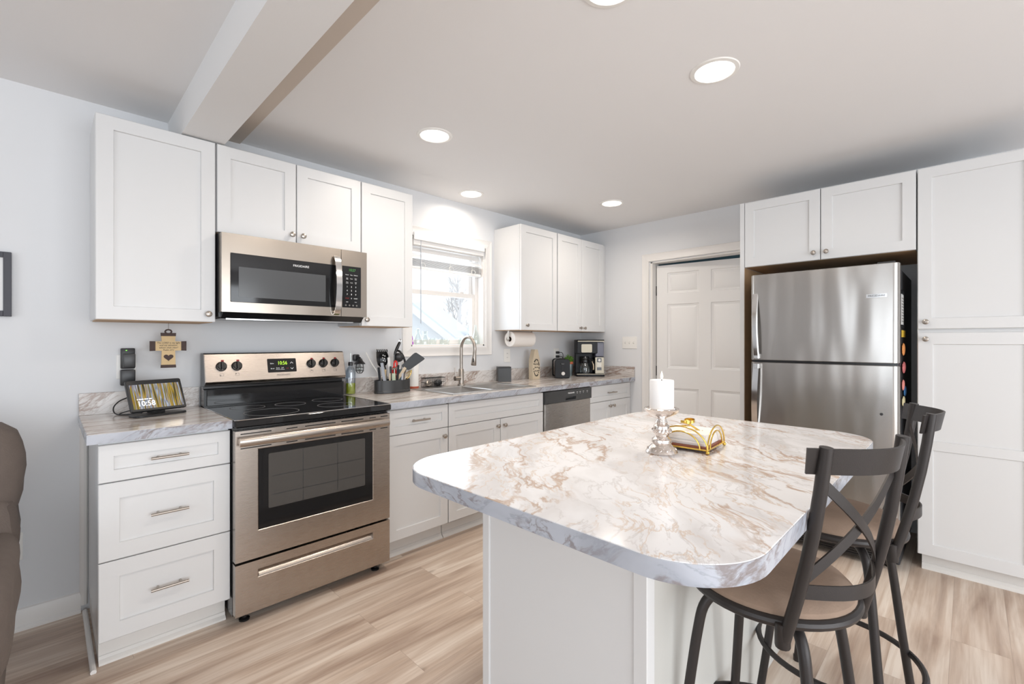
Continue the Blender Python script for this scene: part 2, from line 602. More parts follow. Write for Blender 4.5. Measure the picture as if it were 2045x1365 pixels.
def FT(z):            # flat on a horizontal surface
    return lambda u, v, d: (u, v, z + d)


ROOTLOC = {}


def props(o, label=None, cat=None, group=None, kind=None):
    if label:
        o['label'] = label
    if cat:
        o['category'] = cat
    if group:
        o['group'] = group
    if kind:
        o['kind'] = kind
    return o


def thing(name, label, cat, loc=(0, 0, 0), rotz=0.0, group=None, local=False, kind=None):
    """an Empty at a thing's base; parts are given in world coordinates unless local"""
    o = bpy.data.objects.new(name, None)
    o.empty_display_size = 0.05
    o.location = loc
    o.rotation_euler = (0, 0, rotz)
    COL.objects.link(o)
    ROOTLOC[o.name] = Vector((0, 0, 0)) if local else Vector(loc)
    return props(o, label, cat, group, kind)


def offset_of(o):
    while o.parent:
        o = o.parent
    return ROOTLOC.get(o.name, Vector((0, 0, 0)))


def finish(me, smooth=True, ang=32):
    if smooth:
        me.shade_smooth()
        me.set_sharp_from_angle(angle=math.radians(ang))


def part(name, mb, mat, parent, label=None, smooth=True, ang=32):
    off = offset_of(parent)
    me = bpy.data.meshes.new(name)
    me.from_pydata([v - off for v in mb.v], [], mb.f)
    me.update()
    fixn(me)
    me.materials.append(M[mat] if isinstance(mat, str) else mat)
    finish(me, smooth, ang)
    o = bpy.data.objects.new(name, me)
    COL.objects.link(o)
    o.parent = parent
    if label:
        o['label'] = label
    return o


def fixn(me):
    bm = bmesh.new()
    bm.from_mesh(me)
    bmesh.ops.recalc_face_normals(bm, faces=list(bm.faces))
    bm.to_mesh(me)
    bm.free()


def solo(name, mb, mat, label=None, cat=None, group=None, kind=None, smooth=True, origin=None):
    """a thing that is one mesh, its origin at its base"""
    xs = [v.x for v in mb.v]
    ys = [v.y for v in mb.v]
    zs = [v.z for v in mb.v]
    off = Vector(origin) if origin else Vector(((min(xs) + max(xs)) / 2, (min(ys) + max(ys)) / 2, min(zs)))
    me = bpy.data.meshes.new(name)
    me.from_pydata([v - off for v in mb.v], [], mb.f)
    me.update()
    fixn(me)
    me.materials.append(M[mat] if isinstance(mat, str) else mat)
    finish(me, smooth)
    o = bpy.data.objects.new(name, me)
    o.location = off
    COL.objects.link(o)
    ROOTLOC[o.name] = off
    return props(o, label, cat, group, kind)


def struct(name, mb, mat, smooth=True, origin=None, label=None):
    return solo(name, mb, mat, label, None, None, 'structure', smooth, origin or (0, 0, 0))


def text(name, s, size, mat, parent, X, Y, pos, extrude=0.0004, align='CENTER', sx=1.0, shear=0.0):
    """lettering: X, Y are the directions of the writing and its height"""
    cu = bpy.data.curves.new('tmp_text', 'FONT')
    cu.body = s
    cu.size = size
    cu.align_x = align
    cu.align_y = 'CENTER'
    cu.extrude = extrude
    cu.resolution_u = 3
    cu.shear = shear
    t = bpy.data.objects.new('tmp_text', cu)
    COL.objects.link(t)
    dg = bpy.context.evaluated_depsgraph_get()
    me = bpy.data.meshes.new_from_object(t.evaluated_get(dg))
    bpy.data.objects.remove(t)
    bpy.data.curves.remove(cu)
    X, Y = Vector(X).normalized(), Vector(Y).normalized()
    Z = X.cross(Y)
    off = offset_of(parent)
    P = Vector(pos) - off
    for v in me.vertices:
        c = v.co
        v.co = P + X * c.x * sx + Y * c.y + Z * c.z
    me.name = name
    me.materials.clear()
    me.materials.append(M[mat])
    o = bpy.data.objects.new(name, me)
    COL.objects.link(o)
    o.parent = parent
    return o


XB, YB = (1, 0, 0), (0, 0, 1)       # writing on faces that look towards -y
XR_, YR_ = (0, -1, 0), (0, 0, 1)    # writing on faces that look towards -x


def rect_loops(u0, u1, v0, v1, rows):
    return [[(u0 + i, v0 + i, d), (u1 - i, v0 + i, d), (u1 - i, v1 - i, d), (u0 + i, v1 - i, d)] for i, d in rows]


def shaker(mb, fr, u0, u1, v0, v1, t=.019, stile=.058, rec=.0095):
    """a shaker door or drawer front; fr(u, v, 0) is its back plane"""
    rows = [(0, 0), (0, t - .0025), (.0025, t), (stile, t), (stile + .0016, t - rec)]
    mb.loops([[fr(*p) for p in l] for l in rect_loops(u0, u1, v0, v1, rows)])
    return mb


def panel_slab(mb, fr, us, vs_, holes, t, hole_rows, back=True):
    """slab with its front face cut into a grid; cells in holes get stepped loops (inset, depth)"""
    for i in range(len(us) - 1):
        for j in range(len(vs_) - 1):
            u0, u1, v0, v1 = us[i], us[i + 1], vs_[j], vs_[j + 1]
            if (i, j) in holes:
                ls = rect_loops(u0, u1, v0, v1, [(0, t)] + hole_rows)
                mb.loops([[fr(*p) for p in l] for l in ls], cap0=False)
            else:
                mb.add([fr(u0, v0, t), fr(u1, v0, t), fr(u1, v1, t), fr(u0, v1, t)], [(0, 1, 2, 3)])
    a = [fr(us[0], vs_[0], 0), fr(us[-1], vs_[0], 0), fr(us[-1], vs_[-1], 0), fr(us[0], vs_[-1], 0)]
    b = [fr(us[0], vs_[0], t), fr(us[-1], vs_[0], t), fr(us[-1], vs_[-1], t), fr(us[0], vs_[-1], t)]
    mb.loops([a, b], cap0=back, cap1=False)
    return mb


def knob(parent, fr, u, v, d, name='knob'):
    mb = MB()
    pr = [(.0075, 0), (.0075, .002), (.0045, .004), (.0045, .014), (.012, .017), (.0145, .021), (.013, .025), (.007, .0275), (.0006, .028)]
    ls = []
    for r, z in pr:
        ls.append([fr(u + r * math.cos(2 * pi * i / 18), v + r * math.sin(2 * pi * i / 18), d + z) for i in range(18)])
    mb.loops(ls)
    return part(name, mb, 'nickel', parent, 'brushed nickel mushroom knob')


def bar_handle(parent, fr, u, v, d, L=.125):
    mb = MB()
    mb.cyl(fr(u - L / 2, v, d + .03), fr(u + L / 2, v, d + .03), .0055, 12)
    for s in (-1, 1):
        mb.cyl(fr(u + s * L * .3, v, d), fr(u + s * L * .3, v, d + .03), .0045, 10)
    return part('handle', mb, 'nickel', parent, 'brushed nickel bar handle')


def smooth(pts, n=6):
    P = [Vector(p) for p in pts]
    P = [P[0]] + P + [P[-1]]
    r = []
    for i in range(1, len(P) - 2):
        a, b, c, d = P[i - 1], P[i], P[i + 1], P[i + 2]
        for k in range(n):
            u = k / n
            r.append(.5 * ((2 * b) + (-a + c) * u + (2 * a - 5 * b + 4 * c - d) * u * u + (-a + 3 * b - 3 * c + d) * u ** 3))
    r.append(P[-2])
    return r


# ---------------------------------------------------------------- the setting
CEIL = 2.39
XR = 3.43
struct('floor', MB().box(-4.35, 4.9, -6.35, 0.15, -0.08, 0.0), 'floor')
struct('ceiling', MB().box(-4.35, 4.9, -6.35, 0.15, CEIL, CEIL + 0.1), 'ceil')
WX0, WX1, WZ0, WZ1 = 1.325, 2.052, 1.222, 2.045      # kitchen window opening
mb = MB()
mb.box(-4.35, WX0, 0, .15, 0, CEIL)
mb.box(WX1, 4.9, 0, .15, 0, CEIL)
mb.box(WX0, WX1, 0, .15, 0, WZ0)
mb.box(WX0, WX1, 0, .15, WZ1, CEIL)
struct('wall_back', mb, 'wall')
DY0, DY1, DZ = -0.815, -1.715, 2.006                    # door opening in the right wall
mb = MB()
mb.box(XR, XR + .12, DY0, 0, 0, CEIL)
mb.box(XR, XR + .12, -6.35, DY1, 0, CEIL)
mb.box(XR, XR + .12, DY1, DY0, DZ, CEIL)
struct('wall_right', mb, 'wall')
mb = MB()                                              # left wall of the living room with its wide window
mb.box(-4.35, -4.2, -6.35, -4.5, 0, CEIL)
mb.box(-4.35, -4.2, -1.9, 0, 0, CEIL)
mb.box(-4.35, -4.2, -4.5, -1.9, 0, .5)
mb.box(-4.35, -4.2, -4.5, -1.9, 2.2, CEIL)
struct('wall_left', mb, 'wall')
mb = MB()                                              # wall behind the camera with glazed doors
mb.box(-4.35, -2.5, -6.35, -6.2, 0, CEIL)
mb.box(1.9, 4.9, -6.35, -6.2, 0, CEIL)
mb.box(-2.5, 1.9, -6.35, -6.2, 2.2, CEIL)
mb.box(-2.5, 1.9, -6.35, -6.2, 0, .3)
struct('wall_front', mb, 'wall')
struct('wall_beyond_door', MB().box(4.75, 4.9, -2.6, 0, 0, CEIL), 'teal_wall')
# ceiling beam and the tan strip beside it
mb = MB()
mb.loops([[(-.133, -6.2, CEIL), (.05, -6.2, CEIL), (.047, -6.2, 2.238), (-.128, -6.2, 2.238)],
          [(-.133, 0, CEIL), (.05, 0, CEIL), (.047, 0, 2.238), (-.128, 0, 2.238)]])
struct('trim_1', mb, 'beam', smooth=False)
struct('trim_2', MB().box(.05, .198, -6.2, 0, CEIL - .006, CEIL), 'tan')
# baseboard with shoe moulding on the back wall, left of the cabinets
mb = MB()
for k in (0,):
    sec = [(0, 0), (-.026, 0), (-.026, .012), (-.016, .02), (-.014, .075), (-.009, .088), (0, .092)]
    mb.loops([[(-4.2, y, z) for y, z in sec], [(-.462, y, z) for y, z in sec]])
struct('baseboard_back', mb, 'trim')


def quarter(path, r, name):
    m_ = MB()
    m_.tube(path, r, 10)
    return struct(name, m_, 'trim')


quarter([(-.452, -.004, .03), (-.452, -.004, .875)], .015, 'trim_3')
quarter([(-.449, -.03, .006), (-.449, -.60, .006)], .0095, 'trim_4')

# ---- door in the right wall
d1 = thing('door_1', None, None, (XR, -1.2, 0), kind='structure')
mb = MB()
prof = [(0, 0), (.018, 0), (.020, .012), (.014, .03), (.012, .055), (.016, .068), (.010, .072), (0, .072)]


def casing_bar(mb, p0, p1, out, nrm, m0, m1):
    """moulded casing from p0 to p1; out = direction away from the opening; m0/m1 mitre lengths"""
    p0, p1, out, nrm = Vector(p0), Vector(p1), Vector(out), Vector(nrm)
    t = (p1 - p0).normalized()
    mb.loops([[p0 - t * (w * m0) + out * w + nrm * d for d, w in prof], [p1 + t * (w * m1) + out * w + nrm * d for d, w in prof]])


yc0, yc1, zc = DY0 + .012, DY1 - .012, DZ + .006
casing_bar(mb, (XR, yc0, 0), (XR, yc0, zc), (0, 1, 0), (-1, 0, 0), 0, 1)
casing_bar(mb, (XR, yc1, 0), (XR, yc1, zc), (0, -1, 0), (-1, 0, 0), 0, 1)
casing_bar(mb, (XR, yc0, zc), (XR, yc1, zc), (0, 0, 1), (-1, 0, 0), 1, 1)
part('door_casing', mb, 'trim', d1)
mb = MB()
mb.box(XR, XR + .12, DY0 - .018, DY0, 0, DZ)
mb.box(XR, XR + .12, DY1, DY1 + .018, 0, DZ)
mb.box(XR, XR + .12, DY1, DY0, DZ - .010, DZ)
part('door_jamb', mb, 'trim', d1)
# six panel leaf, hinged at the left and swung a little into the far room
ang = math.radians(7.3)
hx, hy = XR + .105, DY0 - .022
lx, ly = math.sin(ang), -math.cos(ang)       # along the leaf
nx, ny = -math.cos(ang), -math.sin(ang)      # towards the kitchen


def FL(u, v, d):
    return (hx + lx * u + nx * d, hy + ly * u + ny * d, v)


mb = MB()
lw = .872
us = [0, .100, .388, .490, .778, lw]
vs_ = [.008, .20, .825, 1.008, 1.608, 1.710, 1.902, 1.976]
holes = {(1, 1), (3, 1), (1, 3), (3, 3), (1, 5), (3, 5)}
rows = [(.004, .028), (.014, .025), (.020, .022), (.045, .033)]
panel_slab(mb, FL, us, vs_, holes, .034, rows)
leaf = part('door_leaf', mb, 'doorpaint', d1)
for z in (.25, .98, 1.74):
    mb = MB()
    mb.cyl((XR + .112, DY0 - .019, z - .045), (XR + .112, DY0 - .019, z + .045), .006, 10)
    mb.box(XR + .07, XR + .112, DY0 - .0195, DY0 - .0180, z - .045, z + .045)
    part('hinge', mb, 'dgrey', d1)
mb = MB()
mb.lathe([(.026, 0), (.026, .006), (.012, .01), (.011, .035), (.024, .045), (.028, .055), (.02, .068), (.001, .07)])
mb.v = [Vector(FL(.815 + v.x, .92 + v.y, .034 + v.z)) for v in mb.v]
part('door_knob', mb, 'nickel', d1)

# ---- kitchen window
w1 = thing('window_1', None, None, ((WX0 + WX1) / 2, 0, WZ0), kind='structure')
mb = MB()
e = .006
casing_bar(mb, (WX0 - e, 0, WZ0 - e), (WX0 - e, 0, WZ1 + e), (-1, 0, 0), (0, -1, 0), 1, 1)
casing_bar(mb, (WX1 + e, 0, WZ0 - e), (WX1 + e, 0, WZ1 + e), (1, 0, 0), (0, -1, 0), 1, 1)
casing_bar(mb, (WX0 - e, 0, WZ1 + e), (WX1 + e, 0, WZ1 + e), (0, 0, 1), (0, -1, 0), 1, 1)
casing_bar(mb, (WX0 - e, 0, WZ0 - e), (WX1 + e, 0, WZ0 - e), (0, 0, -1), (0, -1, 0), 1, 1)
part('window_casing', mb, 'trim', w1)
mb = MB()
mb.box(WX0, WX0 + .012, 0, .15, WZ0, WZ1)
mb.box(WX1 - .012, WX1, 0, .15, WZ0, WZ1)
mb.box(WX0, WX1, 0, .15, WZ0, WZ0 + .012)
mb.box(WX0, WX1, 0, .15, WZ1 - .012, WZ1)
mb.box(WX0 + .012, WX0 + .04, .075, .15, WZ0, WZ1)
mb.box(WX1 - .04, WX1 - .012, .075, .15, WZ0, WZ1)
part('window_jamb', mb, 'vinyl', w1)


def sash(y, z0, z1, x0, x1, nm):
    m_ = MB()
    s_ = .038
    m_.box(x0, x0 + s_, y, y + .03, z0, z1, .003)
    m_.box(x1 - s_, x1, y, y + .03, z0, z1, .003)
    m_.box(x0 + s_, x1 - s_, y, y + .03, z0, z0 + s_, .003)
    m_.box(x0 + s_, x1 - s_, y, y + .03, z1 - s_, z1, .003)
    o = part(nm, m_, 'vinyl', w1)
    part('glass_pane', MB().box(x0 + s_ - .004, x1 - s_ + .004, y + .013, y + .017, z0 + s_ - .004, z1 - s_ + .004), 'pane', o)
    return o


zm = 1.665
lo = sash(.085, WZ0 + .014, zm, WX0 + .028, WX1 - .028, 'lower_sash')
sash(.117, zm - .036, WZ1 - .014, WX0 + .04, WX1 - .04, 'upper_sash')
part('sash_lock', MB().box(1.86, 1.90, .088, .113, zm, zm + .014, .003), 'vinyl', lo)
# ---- rear and side windows of the living room (mostly seen in reflections)
for nm, args in (('window_2', [(-4.3, -4.25, -4.5, -1.9, .5, 2.2)]), ('window_3', [(-2.5, 1.9, -6.3, -6.25, .3, 2.2)])):
    x0, x1, y0, y1, z0, z1 = args[0]
    mb = MB()
    if nm == 'window_2':
        for y in (y0, (2 * y0 + y1) / 3, (y0 + 2 * y1) / 3, y1 - .05):
            mb.box(x0, x1, y, y + .05, z0, z1)
        for z in (z0, z1 - .05):
            mb.box(x0, x1, y0, y1, z, z + .05)
    else:
        for k in range(5):
            x = x0 + (x1 - x0 - .06) * k / 4
            mb.box(x, x + .06, y0, y1, z0, z1)
        for z in (z0, z1 - .05):
            mb.box(x0, x1, y0, y1, z, z + .05)
    struct(nm, mb, 'vinyl')

# ---- recessed ceiling lights
LAMPS = [((.92, -.87), 'recessed ceiling light glowing above the stove, nearest the beam over the cabinets'),
         ((1.386, -2.204), 'largest looking recessed ceiling light, above the stool side of the island'),
         ((1.705, -.243), 'recessed ceiling light close to the wall above the kitchen window'),
         ((2.668, -.878), 'farthest recessed ceiling light, in front of the open white door'),
         ((.685, -2.150), 'recessed ceiling light cut off by the top edge of the photo')]
lamp0 = None
for (x, y), lab in LAMPS:
    if lamp0 is None:
        t = thing('ceiling_light', lab, 'ceiling light', (x, y, CEIL), group='recessed ceiling lights')
        mb = MB()
        mb.lathe([(.075, -.002), (.079, -.006), (.094, -.004), (.097, 0), (.075, 0)], x, y, CEIL, 40, cap0=False, cap1=False)
        tr = part('trim_ring', mb, 'white', t)
        di = part('diffuser', MB().lathe([(.076, -.003), (.001, -.0035)], x, y, CEIL, 40), 'emit_lamp', t, 'glowing white lamp disc')
        l = bpy.data.lights.new('ceiling_light_glow', 'AREA')
        l.shape = 'DISK'
        l.size = .15
        l.energy = 5.6
        l.color = (1.0, .89, .77)
        l.spread = math.radians(165)
        lo_ = bpy.data.objects.new('lamp_glow', l)
        lo_.location = (0, 0, -.012)
        COL.objects.link(lo_)
        lo_.parent = t
        lamp0 = t
    else:
        t = lamp0.copy()
        COL.objects.link(t)
        t.location = (x, y, CEIL)
        t['label'] = lab
        for ch in list(lamp0.children):
            c = ch.copy()
            if c.type == 'LIGHT' and y > -.3:      # this lamp burns a little dimmer
                c.data = c.data.copy()
                c.data.energy *= .55
            COL.objects.link(c)
            c.parent = t

# ---------------------------------------------------------------- wall cabinets of the back run
UB, UT = 1.352, 2.232
YU = -.329


def wall_cab(x0, x1, z0, z1, doors, label, knobs, side='cabside', bx1=None):
    t = thing('wall_cabinet', label, 'cabinet', ((x0 + x1) / 2, -.15, z0))
    mb = MB()
    mb.box(x0, bx1 or x1, YU + .02, -.001, z0 + .004, z1, .001)
    part('cabinet_body', mb, 'cab', t)
    mb = MB()
    mb.box(x0 + .008, (bx1 or x1) - .008, YU + .03, -.008, z0, z0 + .004)
    part('bottom_panel', mb, 'wood_in', t, 'raw wood underside')
    for (a, b), (ku, kv) in zip(doors, knobs):
        d = part('door', shaker(MB(), FB(YU + .019), a, b, z0 + .002, z1 - .001), 'cab', t)
        knob(d, FB(YU), ku, kv, 0)
    return t


wall_cab(-.43, .008, UB, UT, [(-.429, .006)], 'large white single door wall cabinet left of the microwave', [(-.025, UB + .04)])
wall_cab(.012, .766, 1.797, UT, [(.014, .386), (.391, .764)], 'short white two door wall cabinet directly above the microwave',
         [(.362, 1.84), (.420, 1.84)])
wall_cab(.768, 1.131, UB, UT, [(.770, 1.129)], 'narrow white wall cabinet between the microwave and the window', [(.797, UB + .04)])
wall_cab(2.168, 2.640, UB, UT, [(2.170, 2.633)], 'white single door wall cabinet just right of the kitchen window', [(2.232, UB + .042)])
wall_cab(2.642, 3.372, UB, UT, [(2.645, 3.002), (3.006, 3.366)], 'white two door wall cabinet in the corner above the coffee maker',
         [(2.972, UB + .034), (3.036, UB + .034)], bx1=3.428)

# ---------------------------------------------------------------- base cabinets of the back run
YB = -.62
ZT, ZB = .864, .115


def base_cab(name, x0, x1, label, bx0=None, bx1=None, hollow=False):
    t = thing(name, label, 'cabinet', ((x0 + x1) / 2, -.3, 0))
    mb = MB()
    a, b = bx0 if bx0 is not None else x0, bx1 or x1
    if hollow:
        mb.box(a, a + .016, YB + .02, -.001, ZB - .01, .875)
        mb.box(b - .016, b, YB + .02, -.001, ZB - .01, .875)
        mb.box(a, b, YB + .02, -.001, ZB - .01, ZB + .008)
        mb.box(a, b, -.012, -.001, ZB - .01, .875)
        mb.box(a, b, YB + .02, YB + .026, ZB - .01, .875)
    else:
        mb.box(a, b, YB + .02, -.001, ZB - .01, .875, .001)
    part('cabinet_body', mb, 'cabside' if bx0 is not None else 'cab', t)
    mb = MB()
    mb.box(a + .004, b, YB + .078, -.02, 0, ZB - .01)
    sec = [(0, 0), (-.020, 0), (-.019, .008), (-.006, .018), (-.004, .03), (0, .032)]
    mb.loops([[(a + .004, YB + .078 + y, z) for y, z in sec], [(b, YB + .078 + y, z) for y, z in sec]])
    part('toe_kick', mb, 'kick', t)
    return t


def drawer(t, x0, x1, z0, z1, L=.125, nh=True):
    d = part('drawer', shaker(MB(), FB(YB + .019), x0, x1, z0, z1, stile=.062 if z1 - z0 > .2 else .045), 'cab', t)
    if nh:
        bar_handle(d, FB(YB), (x0 + x1) / 2, (z0 + z1) / 2, -.007, L)
    return d


def cdoor(t, x0, x1, z0, z1, ku, kv):
    d = part('door', shaker(MB(), FB(YB + .019), x0, x1, z0, z1), 'cab', t)
    if ku is not None:
        knob(d, FB(YB), ku, kv, 0)
    return d


t = base_cab('base_cabinet', -.437, .0, 'white base cabinet with three stacked drawers left of the stove', bx0=-.436, bx1=-.004)
drawer(t, -.437, -.001, .720, ZT)
drawer(t, -.437, -.001, .419, .716)
drawer(t, -.437, -.001, ZB, .415)
t = base_cab('base_cabinet', .773, 1.203, 'white base cabinet with one drawer over one door, right of the stove')
drawer(t, .775, 1.201, .722, ZT)
cdoor(t, .775, 1.201, ZB, .718, 1.165, .67)
t = base_cab('base_cabinet', 1.205, 2.112, 'wide white base cabinet under the sink with two doors', hollow=True)
part('false_front', shaker(MB(), FB(YB + .019), 1.208, 2.110, .722, ZT, stile=.045), 'cab', t)
cdoor(t, 1.208, 1.655, ZB, .718, 1.625, .672)
cdoor(t, 1.660, 2.110, ZB, .718, 1.690, .672)
t = base_cab('base_cabinet', 2.724, 3.388, 'white base cabinet in the far corner, right of the dishwasher', bx1=3.428)
drawer(t, 2.727, 3.386, .722, ZT, .13)
cdoor(t, 2.727, 3.053, ZB, .718, 3.025, .672)
cdoor(t, 3.058, 3.386, ZB, .718, 3.088, .672)

# ---------------------------------------------------------------- countertops of the back run
YC = -.65
t = thing('countertop', 'short marble patterned countertop left of the stove, under the tablet display', 'countertop', (-.235, -.32, .876))
part('counter_slab', MB().box(-.469, -.001, YC, -.001, .876, .914, .002), 'marble_counter', t)
part('backsplash', MB().box(-.469, -.001, -.021, -.001, .914, 1.016, .001), 'marble_splash', t)
mb = MB()
mb.box(-.470, 0, YC - .0012, YC - .0002, .8765, .913)
mb.box(-.4705, -.4692, YC, -.002, .8765, .913)
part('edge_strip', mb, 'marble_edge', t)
t = thing('countertop', 'long marble patterned countertop running from the stove to the far corner', 'countertop', (2.1, -.32, .876))
SX0, SX1, SY0, SY1 = 1.262, 2.062, -.592, -.092
mb = MB()
mb.box(.773, SX0 + .02, YC, -.001, .876, .914, .0)
mb.box(SX1 - .02, 3.428, YC, -.001, .876, .914, .0)
mb.box(SX0 + .02, SX1 - .02, YC, SY0 + .02, .876, .914, .0)
mb.box(SX0 + .02, SX1 - .02, SY1 - .02, -.001, .876, .914, .0)
part('counter_slab', mb, 'marble_counter', t)
mb = MB()
mb.box(.773, 3.41, -.021, -.001, .914, 1.012, .001)
mb.box(3.409, 3.428, YC, -.001, .914, 1.012, .001)
part('backsplash', mb, 'marble_splash', t)
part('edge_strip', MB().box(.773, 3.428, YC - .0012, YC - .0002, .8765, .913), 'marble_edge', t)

# ---- sink and faucet
t = thing('sink', 'stainless double bowl sink set into the counter below the window', 'sink', (1.66, -.34, .914))
mb = MB()
us = [SX0, SX0 + .045, 1.648, 1.678, SX1 - .045, SX1]
vs_ = [SY0, SY0 + .045, SY1 - .105, SY1]
panel_slab(mb, FT(.912), us, vs_, {(1, 1), (3, 1)}, .006, [(.004, .003), (.010, -.02), (.018, -.13), (.045, -.145)], back=False)
part('basin', mb, 'sink', t)
for cx in (1.47, 1.85):
    part('drain', MB().lathe([(.04, 0), (.036, .003), (.02, .001), (.001, .001)], cx, -.37, .767, 24), 'chrome', t)
t = thing('faucet', 'brushed nickel gooseneck faucet behind the sink', 'faucet', (1.70, -.128, .918))
fx, fy = 1.700, -.128
mb = MB()
mb.lathe([(.030, 0), (.030, .006), (.024, .010), (.021, .02), (.021, .12), (.016, .128), (.001, .128)], fx, fy, .918, 24)
part('faucet_body', mb, 'nickel', t)
path = [(fx, fy, 1.03), (fx, fy, 1.20)]
R_ = .082
for i in range(1, 17):
    a = pi - pi * 1.08 * i / 16
    path.append((fx, fy - R_ - R_ * math.cos(a), 1.20 + R_ * 1.15 * math.sin(a)))
part('spout', MB().tube(path, .0125, 14), 'nickel', t)
p1 = Vector(path[-1])
dr = (Vector(path[-1]) - Vector(path[-2])).normalized()
mb = MB()
mb.tube([p1 - dr * .004, p1 + dr * .02, p1 + dr * .05, p1 + dr * .095, p1 + dr * .10], .0135, 16, scale=[1, 1.0, 1.25, 1.55, 1.4])
h = part('spray_head', mb, 'nickel', t)
part('spray_button', MB().box(fx - .022, fx - .0175, p1.y - .014, p1.y - .004, p1.z - .075, p1.z - .045, .001), 'black', h)
mb = MB()
mb.cyl((fx - .015, fy, .972), (fx - .062, fy, .972), .018, 16)
mb.cyl((fx - .055, fy, .985), (fx - .060, fy + .004, 1.056), .0055, 10)
part('lever', mb, 'nickel', t)

# ---------------------------------------------------------------- dishwasher
t = thing('dishwasher', 'stainless dishwasher with black control strip under the counter', 'dishwasher', (2.418, -.3, 0))
part('dishwasher_body', MB().box(2.118, 2.718, -.575, -.02, .03, .872), 'dgrey', t)
part('door', MB().box(2.118, 2.716, -.632, -.578, .12, .772, .006, 2), 'dwsteel', t)
mb = MB()
us = [2.116, 2.36, 2.50, 2.718]
vs_ = [.774, .785, .808, .866]
panel_slab(mb, FB(-.60), us, vs_, {(1, 1)}, .042, [(.001, .03), (.006, .012)])
cp = part('control_panel', mb, 'dwpanel', t)
part('panel_top', MB().box(2.116, 2.718, -.625, -.58, .866, .874), 'black', cp)
text('brand_lettering', 'FRIGIDAIRE', .017, 'legend', cp, XB, YB_ := (0, 0, 1), (2.435, -.6425, .838))
for i, (x, s) in enumerate(((2.515, '▪'), (2.555, '▪'), (2.60, '▪'), (2.655, '▪'))):
    mb = MB()
    mb.box(x - .009, x + .009, -.6428, -.6418, .839, .842)
    mb.box(x - .005, x + .005, -.6428, -.6418, .828, .8305)
    part('button_mark', mb, 'legend', cp)
part('toe_panel', MB().box(2.118, 2.716, -.56, -.54, .01, .115), 'black', t)
# ---------------------------------------------------------------- range
t = thing('stove', 'freestanding stainless electric stove with black glass cooktop', 'stove', (.381, -.35, 0))
RX0, RX1 = .003, .759
YR = -.68
part('oven_body', MB().box(RX0, RX1, YR + .045, -.03, .04, .876), 'black', t)
# cooktop
mb = MB()
mb.prism(rrect(RX0 - .002, RX1 + .008, -.683, -.10, .012, 3), .878, .9135, .006)
ct = part('cooktop', mb, 'bglass', t)
part('cooktop_rim', MB().tube([(x, y, .9125) for x, y in rrect(RX0 + .001, RX1 + .005, -.680, -.103, .012, 3)], .0022, 6, True), 'chrome', ct)


def ring_mark(cx, cy, r, w=.0035):
    m_ = MB()
    n = 64
    rows = []
    for rr, z in ((r - w, .9136), (r - w, .9141), (r, .9141), (r, .9136)):
        rows.append([(cx + rr * math.cos(2 * pi * i / n), cy + rr * math.sin(2 * pi * i / n), z) for i in range(n)])
    m_.loops(rows, ring=True)
    return m_


for cx, cy, r in ((.205, -.515, .122), (.165, -.265, .082), (.372, -.285, .078), (.530, -.490, .088), (.595, -.245, .085)):
    part('burner_ring', ring_mark(cx, cy, r), 'ring', ct)
# backguard
mb = MB()
sec = [(-.03, .90), (-.105, .90), (-.108, 1.004), (-.085, 1.008), (-.085, 1.024), (-.128, 1.024), (-.132, 1.028),
       (-.092, 1.190), (-.088, 1.196), (-.03, 1.196)]
mb.loops([[(RX0, y, z) for y, z in sec], [(RX1, y, z) for y, z in sec]])
bgd = part('backguard', mb, 'black', t)
part('lower_glass', MB().box(RX0 + .012, RX1 - .012, -.1105, -.106, .918, 1.002, .002), 'bglass', bgd)
# slanted steel control panel
nP = Vector((0, -.972, -.24)).normalized()       # outward normal, leaning
P0 = Vector((0, -.1335, 1.046))
P1 = Vector((0, -.0955, 1.192))
up = (P1 - P0).normalized()
nP = Vector((1, 0, 0)).cross(up)                 # outward (towards -y)


def FG(u, v, d):                                  # v along the slope from the lower edge
    p = P0 + up * v + nP * d
    return (u, p.y, p.z)


HV = (P1 - P0).length
mb = MB()
mb.loops([[FG(*p) for p in l] for l in rect_loops(RX0, RX1, -.004, HV, [(0, -.006), (0, .003), (.003, .005)])])
lowb = [FG(0, -.004, .005), FG(0, -.004, -.006)]
b2 = [(0, lowb[0][1] + .014, 1.024), (0, lowb[1][1] + .012, 1.024)]
mb.loops([[(RX0, q[1], q[2]) for q in (lowb[0], lowb[1], b2[1], b2[0])], [(RX1, q[1], q[2]) for q in (lowb[0], lowb[1], b2[1], b2[0])]])
cp = part('control_panel', mb, 'steel', bgd, 'stainless control panel')


def gpart(name, mb, mat, parent):
    return part(name, mb, mat, parent)


# only two levels under the thing: control panel pieces hang on the backguard
mb = MB().prism(rrect(.306, .462, .036, .116, .004, 3), .0045, .0065, .0, FG)
part('display', mb, 'bglass', bgd, 'black clock display')
UPG = tuple(up)
text('clock_digits', '10:56', .030, 'green_led', bgd, (1, 0, 0), UPG, FG(.386, .089, .0068), sx=.8)
for s, u, v, z in (('Bake', .330, .088, .010), ('Broil', .331, .058, .010), ('Keep\nWarm', .360, .057, .009), ('Self\nClean', .385, .057, .009)):
    text('button_lettering', s, z, 'legend', bgd, (1, 0, 0), UPG, FG(u, v, .0068))
text('button_lettering', 'Off', .010, 'redtip', bgd, (1, 0, 0), UPG, FG(.411, .057, .0068))
for v, sg in ((.088, 1), (.058, -1)):
    mb = MB()
    mb.loops([[FG(.437 + a, v + sg * b, d) for a, b in ((-.008, -.004), (0, .004), (.008, -.004), (.008, -.0008), (0, .0075), (-.008, -.0008))] for d in (.0066, .0072)])
    part('arrow_mark', mb, 'legend', bgd)
